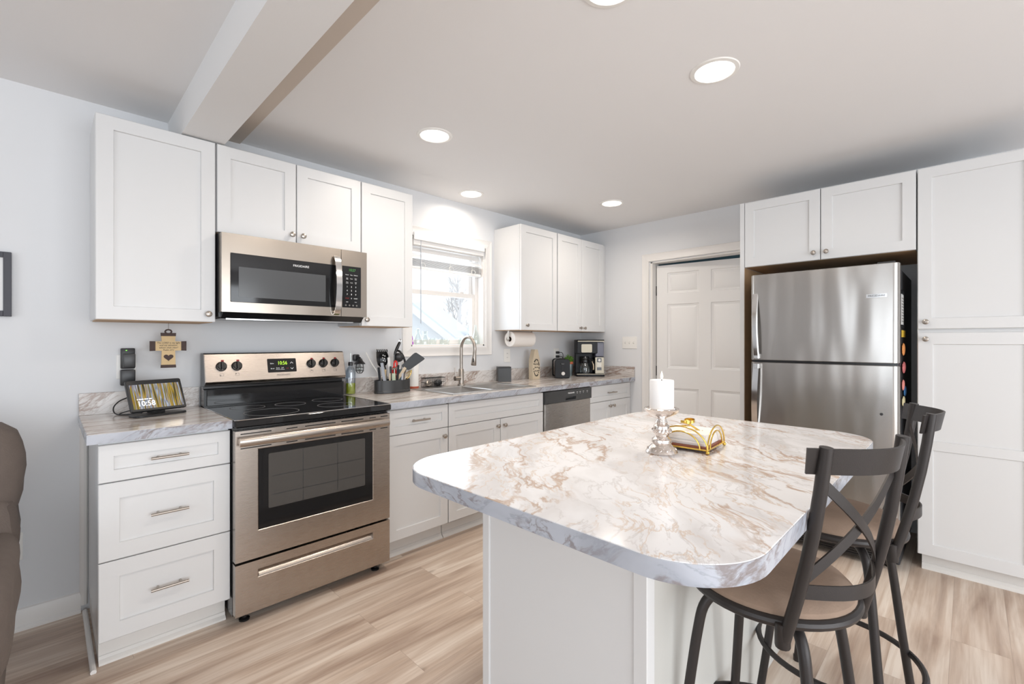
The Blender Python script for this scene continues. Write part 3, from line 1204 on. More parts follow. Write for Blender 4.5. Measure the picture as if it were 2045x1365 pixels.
text('brand_lettering', 'FRIGIDAIRE', .0145, 'greyink', bgd, (1, 0, 0), UPG, FG(.388, .020, .0052))
KN = [.079, .152, .549, .622, .694]
for i, u in enumerate(KN):
    v = .080
    mb = MB()
    n = 24
    rows = []
    for r, d in ((.026, .005), (.026, .009), (.0235, .012), (.022, .026), (.019, .029)):
        rows.append([FG(u + r * math.cos(2 * pi * k / n), v + r * math.sin(2 * pi * k / n), d) for k in range(n)])
    mb.loops(rows)
    o_ = rrect(-.0052, .0052, -.021, .021, .004, 3)
    mb.prism([(u + a, v + b) for a, b in o_], .028, .040, .0015, FG)
    kn = part('knob', mb, 'black', bgd, 'black control knob')
    mk = MB().prism([(u + .000, v + .026), (u + .014, v + .026), (u + .014, v + .036), (u + .000, v + .036)], .005, .0056, 0, FG)
    part('off_mark', mk, 'redtip', bgd)
    mk = MB()
    for a in range(-120, 200, 36):
        if 50 < a < 130:
            continue
        ca, sa = math.cos(math.radians(a)), math.sin(math.radians(a))
        mk.prism([(u + .030 * ca - .0008, v + .030 * sa - .0008), (u + .030 * ca + .0008, v + .030 * sa - .0008),
                  (u + .030 * ca + .0008, v + .030 * sa + .0008), (u + .030 * ca - .0008, v + .030 * sa + .0008)], .005, .0055, 0, FG)
    a0, b0, w_ = u - .009, v - .052, .018
    for q in ((a0, a0 + w_, b0, b0 + .0012), (a0, a0 + w_, b0 + .0128, b0 + .014), (a0, a0 + .0012, b0, b0 + .014), (a0 + w_ - .0012, a0 + w_, b0, b0 + .014)):
        mk.prism([(q[0], q[2]), (q[1], q[2]), (q[1], q[3]), (q[0], q[3])], .005, .0055, 0, FG)
    dx, dy = ((-.006, -.004), (-.006, .004), (0, .004), (.006, .004), (.006, 0))[i]
    mk.prism([(u + dx - .0025, b0 + .007 + dy - .0025), (u + dx + .0025, b0 + .007 + dy - .0025), (u + dx + .0025, b0 + .007 + dy + .0025), (u + dx - .0025, b0 + .007 + dy + .0025)], .005, .0056, 0, FG)
    part('dial_print', mk, 'greyink', bgd)
# oven door
mb = MB()
us = [RX0 + .001, .093, .657, RX1 - .004]
vs_ = [.287, .408, .778, .864]
panel_slab(mb, FB(YR + .04), us, vs_, {(1, 1)}, .04, [(.003, .038), (.0045, .036)])
od = part('oven_door', mb, 'steel', t, 'stainless oven door')
part('door_glass', MB().box(.0965, .6535, YR + .0015, YR + .01, .4115, .7745), 'bglass', od)
mb = MB().prism(rrect(.138, .610, .497, .747, .006, 3), 0, .0012, 0, FB(YR + .0016))
part('window_pane', mb, 'ovenwin', od, 'greyish see-through oven window')
mb = MB()
for z in (.555, .64):
    mb.box(.15, .60, YR + .0001, YR + .0006, z, z + .003)
for x in (.29, .46):
    mb.box(x, x + .003, YR + .0001, YR + .0006, .50, .745)
part('rack_line', mb, 'dgrey', od)
sl = MB()
for z in (.8505, .787):
    for a, b in ((.024, .15), (.215, .265), (.30, .45), (.48, .60), (.635, .672), (.70, .745)):
        sl.box(a, min(b, .742), YR - .0008, YR + .001, z - .0022, z + .0022)
part('vent_slot', sl, 'black', od)
mb = MB()
n = 24
path = []
for i in range(n + 1):
    u = i / n
    x = .014 + u * .722
    path.append((x, YR - .026 - .010 * math.sin(pi * u), .819))
sec = [(.020 * math.cos(2 * pi * k / 14) * .55, .020 * math.sin(2 * pi * k / 14)) for k in range(14)]
mb.sweep(path, sec, (0, 0, 1))
for x in (.026, .724):
    mb.box(x - .010, x + .010, YR - .026, YR + .001, .806, .832, .003)
part('oven_handle', mb, 'steel', od, 'long stainless oven handle')
# storage drawer with recessed grip
mb = MB()
us = [RX0 + .001, .093, .657, RX1 - .004]
vs_ = [.050, .198, .236, .276]
f_ = FB(YR + .04)
panel_slab(mb, f_, us, vs_, {(1, 1)}, .04, [(.002, .0385)])
mb.f.pop(next(i for i, q in enumerate(mb.f) if len(q) == 4 and all(abs(mb.v[k].y - (YR + .04 - .0385)) < 1e-6 for k in q)))
r0 = [(.095, .200, .0385), (.655, .200, .0385), (.655, .234, .0385), (.095, .234, .0385)]
r1 = [(.099, .206, .036), (.651, .206, .036), (.651, .231, .008), (.099, .231, .008)]
mb.loops([[f_(*p) for p in r0], [f_(*p) for p in r1]], cap0=False)
part('storage_drawer', mb, 'steel', t, 'stainless drawer with recessed grip')
for x in (.055, .70):
    for y in (YR + .06, -.10):
        part('levelling_foot', MB().lathe([(.022, 0), (.022, .007), (.010, .012), (.009, .045), (.001, .045)], x, y, 0, 16), 'black', t)

# ---------------------------------------------------------------- microwave
t = thing('microwave', 'stainless over the range microwave above the stove', 'microwave', (.388, -.2, 1.375))
MX0, MX1 = .016, .764
YM = -.402
part('microwave_body', MB().box(MX0, MX1, -.345, -.004, 1.380, 1.792), 'dgrey', t)
mb = MB()
us = [MX0, .052, .545, .606]
vs_ = [1.403, 1.452, 1.692, 1.786]
panel_slab(mb, FB(-.347), us, vs_, {(1, 1)}, .055, [(.0015, .0535)])
dr_ = part('door', mb, 'steelm', t)
part('door_glass', MB().prism(rrect(.0525, .598, 1.4525, 1.6915, .008, 3), 0, .003, .001, FB(YM + .001)), 'bglass', dr_)
part('door_window', MB().prism(rrect(.088, .517, 1.479, 1.627, .002, 2), 0, .0008, 0, FB(YM - .002)), 'mwwin', dr_)
text('brand_lettering', 'FRIGIDAIRE', .0165, 'legend', dr_, XB, (0, 0, 1), (.385, YM - .0025, 1.662))
mb = MB()
path = [(.575, YM - .002, 1.412)]
for i in range(0, 17):
    u = i / 16
    path.append((.575, YM - .022 - .026 * math.sin(pi * u) ** .8 if 0 < u < 1 else YM - .016, 1.418 + .318 * u))
path.append((.575, YM - .002, 1.742))
mb.sweep(path, [(b, a) for a, b in
                ((-.0165, .001), (-.011, .0065), (.011, .0065), (.0165, .001), (.0165, -.003), (-.0165, -.003))], (1, 0, 0))
part('handle', mb, 'chrome', dr_, 'bowed chrome handle')
mb = MB()
us = [.6085, .613, .727, MX1]
vs_ = [1.403, 1.455, 1.694, 1.786]
panel_slab(mb, FB(-.347), us, vs_, {(1, 1)}, .055, [(.0015, .0535)])
cp = part('control_panel', mb, 'steelm', t)
part('keypad', MB().box(.6145, .7255, YM - .001, YM + .004, 1.4565, 1.6925), 'bglass', cp, 'black keypad')
text('clock_digits', '10:57', .021, 'dimgreen_led', cp, XB, (0, 0, 1), (.672, YM - .0015, 1.672), sx=.9)
KX = (.642, .668, .694)
rowsK = [(1.644, ('Power', 'Easy', 'Defrost'), .0075), (1.622, ('Soft\nMelt', 'Timer', 'User\nPref'), .0065), (1.599, ('Time\nCook', 'Clock', 'Add\n30'), .0065),
         (1.575, ('1', '2', '3'), .0125), (1.553, ('4', '5', '6'), .0125), (1.531, ('7', '8', '9'), .0125), (1.508, ('', '0', 'START'), .0105)]
for z, row, s in rowsK:
    for x, c in zip(KX, row):
        if c:
            text('key_lettering', c, s if c != 'START' else .008, 'legend', cp, XB, (0, 0, 1), (x, YM - .0015, z))
text('key_lettering', 'STOP', .009, 'redtip', cp, XB, (0, 0, 1), (.642, YM - .0015, 1.508))
for x, c in ((.642, 'Light'), (.694, 'Vent')):
    text('key_lettering', c, .0065, 'legend', cp, XB, (0, 0, 1), (x, YM - .0015, 1.488))
for x in (.634, .656, .678, .700):
    mb = MB().prism([(x + .005 * math.cos(k * pi / 5), 1.468 + .005 * math.sin(k * pi / 5)) for k in range(10)], 0, .0005, 0, FB(YM - .001))
    part('key_symbol', mb, 'greyink', cp)
mb = MB()
mb.loops([[(x, y, z) for y, z in ((-.385, 1.402), (-.10, 1.402), (-.10, 1.372), (-.345, 1.372))] for x in (MX0 + .01, MX1 - .01)])
part('vent_underside', mb, 'black', t)
part('vent_lip', MB().box(MX0 + .03, MX1 - .06, -.350, -.342, 1.368, 1.374), 'chrome', t)

# ---------------------------------------------------------------- fridge wall
XF = 2.80
t = thing('fridge_end_panel', 'tall white panel standing between the open door and the fridge', 'panel', (3.11, -1.844, 0))
part('panel_board', MB().box(XF, XR - .002, -1.857, -1.829, 0, 2.212, .001), 'cab', t)
part('inner_face', MB().box(XF + .006, XR - .002, -1.8585, -1.8572, 0, 1.765), 'wood_in', t, 'raw wood inner face')


def fcab(x0, x1):
    pass


t = thing('fridge_top_cabinet', 'white two door cabinet above the fridge', 'cabinet', (3.1, -2.305, 1.767))
part('cabinet_body', MB().box(XF + .02, XR - .002, -2.754, -1.859, 1.771, 2.211, .001), 'cab', t)
part('bottom_panel', MB().box(XF + .022, XR - .004, -2.75, -1.862, 1.767, 1.771), 'wood_in', t, 'raw wood underside')
for a, b, ku in ((1.860, 2.301, 2.269), (2.306, 2.753, 2.336)):
    d = part('door', shaker(MB(), FR(XF + .019), a, b, 1.768, 2.210), 'cab', t)
    knob(d, FR(XF), ku, 1.813, 0)
t = thing('pantry_cabinet', 'tall white two door pantry cabinet right of the fridge', 'cabinet', (3.1, -2.99, 0))
part('cabinet_body', MB().box(XF + .02, XR - .002, -3.222, -2.758, .085, 2.211, .001), 'cab', t)
mb = MB()
mb.box(XF + .055, XR - .01, -3.22, -2.775, 0, .085)
sec = [(0, 0), (-.018, 0), (-.017, .008), (-.006, .018), (-.004, .03), (0, .032)]
mb.loops([[(XF + .055 + q, -3.22, z) for q, z in sec], [(XF + .055 + q, -2.775, z) for q, z in sec]])
part('toe_kick', mb, 'kick', t)
d = part('door', shaker(MB(), FR(XF + .019), 2.760, 3.221, 1.327, 2.210), 'cab', t)
knob(d, FR(XF), 2.794, 1.366, 0)
mb = MB()
us = [2.7625, 2.822, 3.16, 3.2185]
vs_ = [.0925, .155, .668, .716, 1.245, 1.3055]
panel_slab(mb, FR(XF + .019), us, vs_, {(1, 1), (1, 3)}, .019, [(.003, .012)])
d = part('door', mb, 'cab', t)
knob(d, FR(XF), 2.794, 1.272, 0)

# fridge
t = thing('fridge', 'stainless top freezer fridge standing in the cabinet niche', 'fridge', (3.02, -2.32, 0))
FX = 2.64
FY0, FY1 = 1.945, 2.697      # u = -y
part('fridge_body', MB().box(FX + .068, 3.40, -FY1 + .004, -FY0 - .004, .03, 1.662, .004), 'fridgeside', t)


def fdoor(z0, z1, nm):
    o_ = []
    r = .032
    n = 8
    o_.append((FY0, .066))
    for i in range(n + 1):
        a = pi / 2 * i / n
        o_.append((FY0 + r - r * math.cos(a), .034 + r * math.sin(a)))
    for i in range(1, 8):
        u = FY0 + r + (FY1 - FY0 - 2 * r) * i / 8
        o_.append((u, .066 + .004 * math.sin(pi * i / 8)))
    for i in range(n + 1):
        a = pi / 2 * i / n
        o_.append((FY1 - r + r * math.sin(a), .034 + r * math.cos(a)))
    o_.append((FY1, .0))
    o_.append((FY0, .0))
    o_ = o_[1:]
    m_ = MB()
    rows = []
    for z, k in ((z0, .003), (z0 + .003, 0), (z1 - .003, 0), (z1, .003)):
        oo = inset(o_, k) if k else o_
        rows.append([(FX + .066 - d_, -u, z) for u, d_ in oo])
    m_.loops(rows)
    return part(nm, m_, 'fridge', t)


up_d = fdoor(1.140, 1.688, 'freezer_door')
lo_d = fdoor(.115, 1.126, 'fridge_door')
part('door_gasket', MB().box(FX + .02, FX + .07, -FY1 + .006, -FY0 - .006, 1.124, 1.142), 'black', t)
part('hinge_cover', MB().box(FX + .03, FX + .10, -FY1 + .02, -FY1 + .10, 1.688, 1.700, .004), 'dgrey', t)
mb = MB()
mb.box(FX + .03, FX + .05, -FY1 + .03, -FY0 - .03, .03, .108, .004)
for i in range(5):
    mb.box(FX + .024, FX + .031, -FY1 + .05, -FY0 - .05, .042 + i * .013, .048 + i * .013)
part('bottom_grille', mb, 'black', t)
for u in (FY0 + .05, FY1 - .05):
    part('fridge_foot', MB().lathe([(.022, 0), (.022, .01), (.012, .014), (.012, .05), (.001, .05)], FX + .10, -u, 0, 14), 'black', t)


def fhandle(zs, par):
    path, sc_ = [], []
    n = 20
    z0, z1, lift0, lift1 = zs
    for i in range(n + 1):
        u = i / n
        dd = lift0 + (lift1 - lift0) * u + .022 * math.sin(pi * u)
        path.append((FX - .002 - dd, -(FY0 + .045 - .012 * abs(math.sin(pi * u * .5))), z0 + (z1 - z0) * u))
    m_ = MB()
    m_.sweep(path, [(-.004, -.017), (.006, -.012), (.006, .012), (-.004, .017)], (0, 1, 0))
    m_.box(FX - .032, FX + .012, path[0][1] - .014, path[0][1] + .014, min(z0, z0 + .03 * (1 if z1 > z0 else -1)), max(z0, z0 + .03 * (1 if z1 > z0 else -1)), .002)
    return part('handle', m_, 'chrome', par, 'bowed chrome handle')


fhandle((1.150, 1.565, .022, -.004), up_d)
fhandle((1.116, .66, .022, -.004), lo_d)
mb = MB().prism(rrect(2.553, 2.645, 1.500, 1.522, .002, 2), 0, .003, .0005, FR(FX - .0035))
b = part('brand_plate', mb, 'chrome', up_d)
text('brand_lettering', 'FRIGIDAIRE', .015, 'ink', up_d, XR_, YR_, (FX - .0072, -2.599, 1.511))
part('door_screw', MB().lathe([(.008, 0), (.007, .003), (.001, .004)], FX - .001, -2.62, .86, 12, '-X'), 'dgrey', lo_d)
# things stuck on the side of the fridge
ys = -FY1 + .004


def magnet(name, label, cat, x0, x1, z0, z1, mat, shape='box', th=.006):
    m_ = MB()
    if shape == 'box':
        m_.box(x0, x1, ys - th, ys - .0003, z0, z1, .001)
    else:
        m_.blob(((x0 + x1) / 2, ys - th / 2, (z0 + z1) / 2), 1, .05, 3, 3, ((x1 - x0) / 2, th / 2 * .95, (z1 - z0) / 2))
    return solo(name, m_, mat, label, cat)


M['magYellow'] = plain('yellow_print', srgb(226, 186, 60), .5, var=.3, vscale=60)
M['magOrange'] = plain('orange_print', srgb(240, 160, 96), .5, var=.2, vscale=50)
M['magPink'] = plain('pink_print', srgb(236, 150, 140), .5, var=.2, vscale=50)
M['magRed'] = plain('red_white_print', srgb(214, 120, 120), .5, var=.6, vscale=70)
M['magBlue'] = plain('blue_print', srgb(86, 146, 206), .5, var=.3, vscale=50)
M['magCream'] = plain('cream_print', srgb(226, 214, 170), .5, var=.25, vscale=50)
M['printed'] = plain('printed_paper', srgb(214, 212, 210), .7, var=.1, vscale=80)
t = thing('hanging_notepad', 'white printed list hanging high on the dark side of the fridge', 'notepad', (2.80, ys, 1.34))
part('paper_sheet', MB().box(2.735, 2.862, ys - .004, ys - .0005, 1.352, 1.522), 'printed', t)
part('black_header', MB().box(2.735, 2.862, ys - .006, ys - .0005, 1.522, 1.545), 'black', t)
part('black_footer', MB().box(2.735, 2.862, ys - .006, ys - .0005, 1.336, 1.352), 'black', t)
mb = MB()
for i in range(9):
    mb.box(2.745, 2.85, ys - .0046, ys - .0041, 1.37 + i * .016, 1.374 + i * .016)
part('print_line', mb, 'greyink', t)
magnet('fridge_magnet', 'yellow and black magnet below the list on the fridge side', 'magnet', 2.77, 2.93, 1.283, 1.322, 'magYellow')
magnet('fridge_magnet', 'orange and pink magnet in the middle of the fridge side', 'magnet', 2.745, 2.90, 1.180, 1.250, 'magOrange', 'blob', .012)
magnet('fridge_magnet', 'red and white magnet level with the gap between the fridge doors', 'magnet', 2.745, 2.915, 1.080, 1.145, 'magRed', 'blob', .014)
magnet('fridge_magnet', 'orange magnet just above the blue one on the fridge side', 'magnet', 2.745, 2.86, .985, 1.045, 'magPink', 'blob', .012)
magnet('fridge_magnet', 'blue magnet low on the fridge side', 'magnet', 2.83, 2.945, .945, 1.005, 'magBlue', 'blob', .014)
magnet('fridge_magnet', 'cream coloured magnet, lowest on the fridge side', 'magnet', 2.745, 2.90, .895, .950, 'magCream', 'blob', .012)
# ---------------------------------------------------------------- island
IX0, IX1, IY0, IY1 = .111, 1.562, -2.727, -1.800
t = thing('island_countertop', 'large marble patterned island top with rounded corners', 'countertop', (.83, -2.26, .876))
out = rrect(IX0, IX1, IY0, IY1, .155, 14)
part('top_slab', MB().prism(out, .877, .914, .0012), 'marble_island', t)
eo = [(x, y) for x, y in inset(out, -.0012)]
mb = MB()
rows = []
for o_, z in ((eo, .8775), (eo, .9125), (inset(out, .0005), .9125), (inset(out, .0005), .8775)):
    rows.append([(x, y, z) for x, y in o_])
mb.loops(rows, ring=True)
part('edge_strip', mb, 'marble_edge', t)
BX0, BX1, BY0, BY1 = .430, 1.545, -2.415, -1.833
t = thing('island_cabinet', 'white island cabinet carrying the big rounded marble top', 'cabinet', (.99, -2.12, 0))
mb = MB()
mb.box(BX0 + .004, BX1 - .004, BY0 + .004, BY1 - .004, .105, .8765)
mb.box(BX0 + .004, BX1 - .004, BY0 + .004, BY1 - .075, 0, .105)
part('cabinet_body', mb, 'islandpanel', t)
mb = MB()
mb.box(BX0 - .002, BX0 + .004, BY0 + .03, BY1 - .03, .0, .8765, .0008)
mb.box(BX0 - .007, BX0 + .03, BY1 - .032, BY1, .105, .8765, .002)
mb.box(BX0 - .007, BX0 + .03, BY1 - .085, BY1 - .072, 0, .105, .002)
mb.box(BX0 - .007, BX0 + .03, BY0 - .006, BY0 + .032, 0, .8765, .002)
part('end_panel', mb, 'cab', t)
for k in range(2):
    a = BX0 + .03 + k * .545
    d = part('door', shaker(MB(), lambda u, v, d: (u, BY1 - .004 + d, v), a, a + .54, .12, .86), 'cab', t)

# ---------------------------------------------------------------- candle holder, candle, napkins
cx, cy = .770, -2.281
t = thing('candle_holder', 'silver mercury glass candle holder standing on the island', 'candle holder', (cx, cy, .914))
pr = [(.046, .0), (.048, .004), (.044, .012), (.034, .022), (.028, .028), (.031, .034), (.030, .042), (.022, .048), (.019, .052), (.024, .060),
      (.026, .072), (.024, .084), (.017, .090), (.019, .094), (.015, .100), (.013, .106), (.022, .112), (.040, .120), (.051, .130), (.053, .137),
      (.050, .1395), (.042, .134), (.030, .131), (.001, .131)]
part('holder_body', MB().lathe(pr, cx, cy, .914, 40), 'mercury', t)
mb = MB()
rnd = random.Random(3)
for i in range(16):
    a = 2 * pi * i / 16
    mb.blob((cx + .040 * math.cos(a), cy + .040 * math.sin(a), .926), .006, .1, i, 1, (1, 1, .8))
    mb.blob((cx + .026 * math.cos(a + .2), cy + .026 * math.sin(a + .2), .984), .006, .1, i, 1, (1, 1, 1.2))
part('bead_ring', mb, 'mercury', t)
t = thing('pillar_candle', 'thick white pillar candle with a white flame tip', 'candle', (cx, cy, 1.046))
part('wax_body', MB().lathe([(.0355, 0), (.0365, .002), (.0365, .092), (.035, .0945), (.03, .092), (.001, .091)], cx, cy, 1.0456, 40), 'candle', t)
part('wick', MB().cyl((cx, cy, 1.136), (cx, cy, 1.143), .0012, 8), 'ink', t)
part('flame_tip', MB().lathe([(.0008, 0), (.0035, .004), (.0045, .009), (.0035, .016), (.0015, .022), (.0003, .026)], cx, cy, 1.1415, 16), 'flame', t)

na = math.radians(4)
nu = Vector((math.cos(na), math.sin(na), 0))
nv = Vector((-math.sin(na), math.cos(na), 0))
NC = Vector((.840, -2.395, .914))
S = .165


def NP(u, v, z):
    p = NC + nu * u + nv * v
    return (p.x, p.y, .914 + z)


t = thing('napkin_holder', 'gold wire napkin tray with bow shaped arm beside the candle holder', 'napkin holder', NP(S / 2, S / 2, 0))
mb = MB()
mb.loops([[NP(u, v, z) for u, v in ((.006, .006), (S - .006, .006), (S - .006, S - .006), (.006, S - .006))] for z in (.010, .019)])
part('tray_base', mb, 'tray', t, 'red brown wooden base')
mb = MB()
mb.tube([NP(0, 0, .012), NP(S, 0, .012), NP(S, S, .012), NP(0, S, .012)], .0025, 8, True)
part('base_wire', mb, 'gold', t)
for u, v in ((0, 0), (S, 0), (S, S), (0, S)):
    mb = MB().sphere(NP(u, v, .0062), .0062, 12, 8)
    part('ball_foot', mb, 'gold', t)


def arc(mbx, f, w, h, m):
    pts = []
    for i in range(17):
        a = pi * i / 16
        pts.append(f(S / 2 - (w / 2) * math.cos(a), .012 + h * math.sin(a)))
    mbx.tube(pts, .0024, 8)


for f in (lambda s, z: NP(0, s, z), lambda s, z: NP(s, 0, z)):
    mb = MB()
    arc(mb, f, S, .066, 0)
    arc(mb, f, S * .72, .050, 0)
    part('side_arch', mb, 'gold', t)
# weighted arm with a bow
mb = MB()
mb.tube([NP(.0, S * .5, .078), NP(S * .25, S * .5, .074), NP(S * .55, S * .52, .066)], .0026, 8)
for sg in (-1, 1):
    lp = []
    for i in range(13):
        a = 2 * pi * i / 12
        lp.append(NP(S * .42 + sg * .018 * (1 - math.cos(a)) * .9, S * .52 + .016 * math.sin(a), .078 + .008 * math.sin(a * .5)))
    mb.band(lp, .009, .0016, (0, 0, 1))
mb.tube([NP(S * .42, S * .5, .076), NP(S * .50, S * .36, .058), NP(S * .52, S * .28, .050)], .003, 8)
mb.sphere(NP(S * .52, S * .27, .050), .007, 10, 6)
part('bow_arm', mb, 'gold', t)
for k in range(6):
    mb = MB()
    rr = random.Random(k)
    sh = rr.uniform(-.003, .003)
    o_ = rrect(.016 + sh, S - .012 + sh, .012, S - .012 + rr.uniform(-.004, .002), .004, 3)
    z0 = .0195 + k * .0058
    nn = len(o_)
    rows = [[NP(u, v, z0 + .002 * math.sin(u * 60 + k) * (1 if k else 0) * .5) for u, v in o_],
            [NP(u, v, z0 + .0054 + .0016 * math.sin(u * 60 + k + 1) + .0012 * math.sin(v * 50)) for u, v in o_]]
    mb.loops(rows)
    solo('napkin', mb, 'napkin', 'folded white paper napkin, %s of the stack in the gold tray' %
         ('lowest', 'second from the bottom', 'third from the bottom', 'third from the top', 'second from the top', 'topmost')[k], 'napkin', 'napkins in the gold tray')

# ---------------------------------------------------------------- bar stools
RS = .1825
ZS = .650


def make_stool(label):
    t = thing('bar_stool', label, 'bar stool', (0, 0, 0), 0, 'metal bar stools at the island', True)
    mb = MB()
    mb.lathe([(.176, ZS + .004), (.182, ZS + .012), (.180, ZS + .022), (.166, ZS + .036), (.13, ZS + .047), (.07, ZS + .053), (.001, ZS + .054)], seg=48)
    part('seat_cushion', mb, 'suede', t, 'tan suede seat cushion')
    mb = MB()
    n = 48
    mb.tube([(RS * math.cos(2 * pi * i / n), RS * math.sin(2 * pi * i / n), ZS) for i in range(n)], .0125, 10, True)
    mb.lathe([(.172, ZS - .002), (.172, ZS + .005)], seg=36)
    mb.lathe([(.075, ZS - .030), (.075, ZS - .002)], seg=20)
    part('seat_ring', mb, 'stool', t)
    la = math.radians(61)
    legs = []
    for k in range(4):
        a = la + k * pi / 2
        c, s = math.cos(a), math.sin(a)
        prof_ = [(.05, .620), (.095, .621), (.135, .612), (.162, .580), (.176, .52), (.190, .43), (.208, .30), (.228, .165), (.252, .012)]
        mb = MB().tube(smooth([(r * c, r * s, z) for r, z in prof_], 4), .0125, 12)
        mb.lathe([(.0145, 0), (.0145, .02), (.0125, .022)], .2535 * c, .2535 * s, 0, 10)
        part('leg', mb, 'stool', t)
    mb = MB()
    mb.tube([(.232 * math.cos(2 * pi * i / n), .232 * math.sin(2 * pi * i / n), .215) for i in range(n)], .0095, 10, True)
    part('foot_ring', mb, 'stool', t)
    # back
    def post(s_, z):
        k = (z - .60) / .45
        return Vector((s_ * (.138 - .004 * k), -.133 - .092 * k - .012 * math.sin(pi * k), z))
    for s_ in (-1, 1):
        mb = MB().tube([post(s_, z) for z in (.605, .66, .72, .80, .88, .96, 1.05)], .0128, 12)
        mb.lathe([(.0145, 0), (.0155, .003), (.0155, .050), (.0140, .052)], s_ * .138, -.135, .602, 12)
        part('back_post', mb, 'stool', t)

    def flat(zl, zr, w, inset_, bow, th=.004, n=14):
        pts = []
        for i in range(n + 1):
            u = i / n
            z = zl + (zr - zl) * u
            pl, pr_ = post(-1, zl), post(1, zr)
            base = pl + (pr_ - pl) * u
            ext = inset_
            x = base.x + (u - .5) * 2 * ext
            pts.append((x, base.y - bow * math.sin(pi * u) + .004, z))
        return MB().band(pts, w, th, (0, 0, 1))
    mb = MB()
    pts = []
    for i in range(21):
        u = i / 20
        pl, pr_ = post(-1, 1.005), post(1, 1.005)
        x = -.158 + .316 * u
        pts.append((x, pl.y + .020 - .070 * math.sin(pi * u), 1.020))
    mb.band(pts, .054, .005, (0, -.2, 1))
    part('top_rail', mb, 'stool', t)
    mb = flat(.735, .735, .030, -.008, .055)
    part('lower_rail', mb, 'stool', t)
    part('cross_strap', flat(.975, .760, .022, -.008, .026), 'stool', t)
    part('cross_strap', flat(.760, .975, .022, -.008, .021), 'stool', t)
    return t


def copy_tree(o, parent=None):
    c = o.copy()
    COL.objects.link(c)
    if parent:
        c.parent = parent
    for ch in o.children:
        copy_tree(ch, c)
    return c


st = make_stool('metal bar stool with tan seat, nearest the camera, leaning its back past the island corner')
st.location = (.717, -2.60, 0)
st.rotation_euler = (0, 0, math.radians(-21))
st2 = copy_tree(st)
st2.location = (1.312, -2.638, 0)
st2.rotation_euler = (0, 0, math.radians(12))
st2['label'] = 'metal bar stool with tan seat farther back, in front of the fridge'
for ch in st2.children:
    if ch.name.startswith(('leg', 'foot_ring')):
        ch.rotation_euler = (0, 0, math.radians(-34))

# ---------------------------------------------------------------- recliner sofa and picture at the left edge
t = thing('recliner', 'grey brown velour recliner at the left edge of the photo', 'armchair', (-1.05, -.75, 0))
def cushion(mb, x0, x1, y0, y1, z0, z1, r, wob=0.0, seed=0):
    bm = bmesh.new()
    bmesh.ops.create_cube(bm, size=1.0)
    bmesh.ops.subdivide_edges(bm, edges=list(bm.edges), cuts=7, use_grid_fill=True)
    rn = random.Random(seed)
    for v in bm.verts:
        x, y, z = v.co * 2
        p = 5.0
        k = (abs(x) ** p + abs(y) ** p + abs(z) ** p) ** (1 / p)
        m_ = max(abs(x), abs(y), abs(z))
        f = m_ / k if k > 0 else 1
        x, y, z = x * f, y * f, z * f
        w = wob * (math.sin(7 * z + seed) * .5 + math.sin(5 * y + 2 * seed) * .5)
        v.co = Vector((x0 + (x + 1) / 2 * (x1 - x0) + w, y0 + (y + 1) / 2 * (y1 - y0), z0 + (z + 1) / 2 * (z1 - z0)))
    bm.verts.index_update()
    mb.add([v.co.copy() for v in bm.verts], [[v.index for v in f.verts] for f in bm.faces])
    bm.free()
mb = MB()
cushion(mb, -1.50, -.632, -.62, -.32, .62, .985, .1, .008, 1)
part('headrest', mb, 'sofa', t)
mb = MB()
cushion(mb, -1.46, -.642, -.66, -.34, .44, .74, .1, .006, 2)
part('backrest', mb, 'sofa', t)
mb = MB()
cushion(mb, -.86, -.636, -1.25, -.52, .36, .62, .1, .006, 3)
part('armrest', mb, 'sofa', t)
mb = MB()
cushion(mb, -.84, -.668, -1.22, -.40, .05, .44, .05, 0, 4)
part('side_panel', mb, 'sofa', t)
mb = MB()
cushion(mb, -1.5, -.82, -1.3, -.45, .08, .46, .05, 0, 5)
part('seat', mb, 'sofa', t)
t = thing('picture_frame', 'black framed picture on the wall at the left edge', 'picture', (-.86, -.01, 1.367))
mb = MB()
fw_ = .024
x0, x1, z0, z1 = -1.06, -.680, 1.367, 1.643
mb.box(x0, x0 + fw_, -.022, -.001, z0, z1, .001)
mb.box(x1 - fw_, x1, -.022, -.001, z0, z1, .001)
mb.box(x0 + fw_, x1 - fw_, -.022, -.001, z0, z0 + fw_, .001)
mb.box(x0 + fw_, x1 - fw_, -.022, -.001, z1 - fw_, z1, .001)
part('frame', mb, 'frame_black', t)
part('picture_sheet', MB().box(x0 + fw_, x1 - fw_, -.012, -.004, z0 + fw_, z1 - fw_), 'mat_white', t)
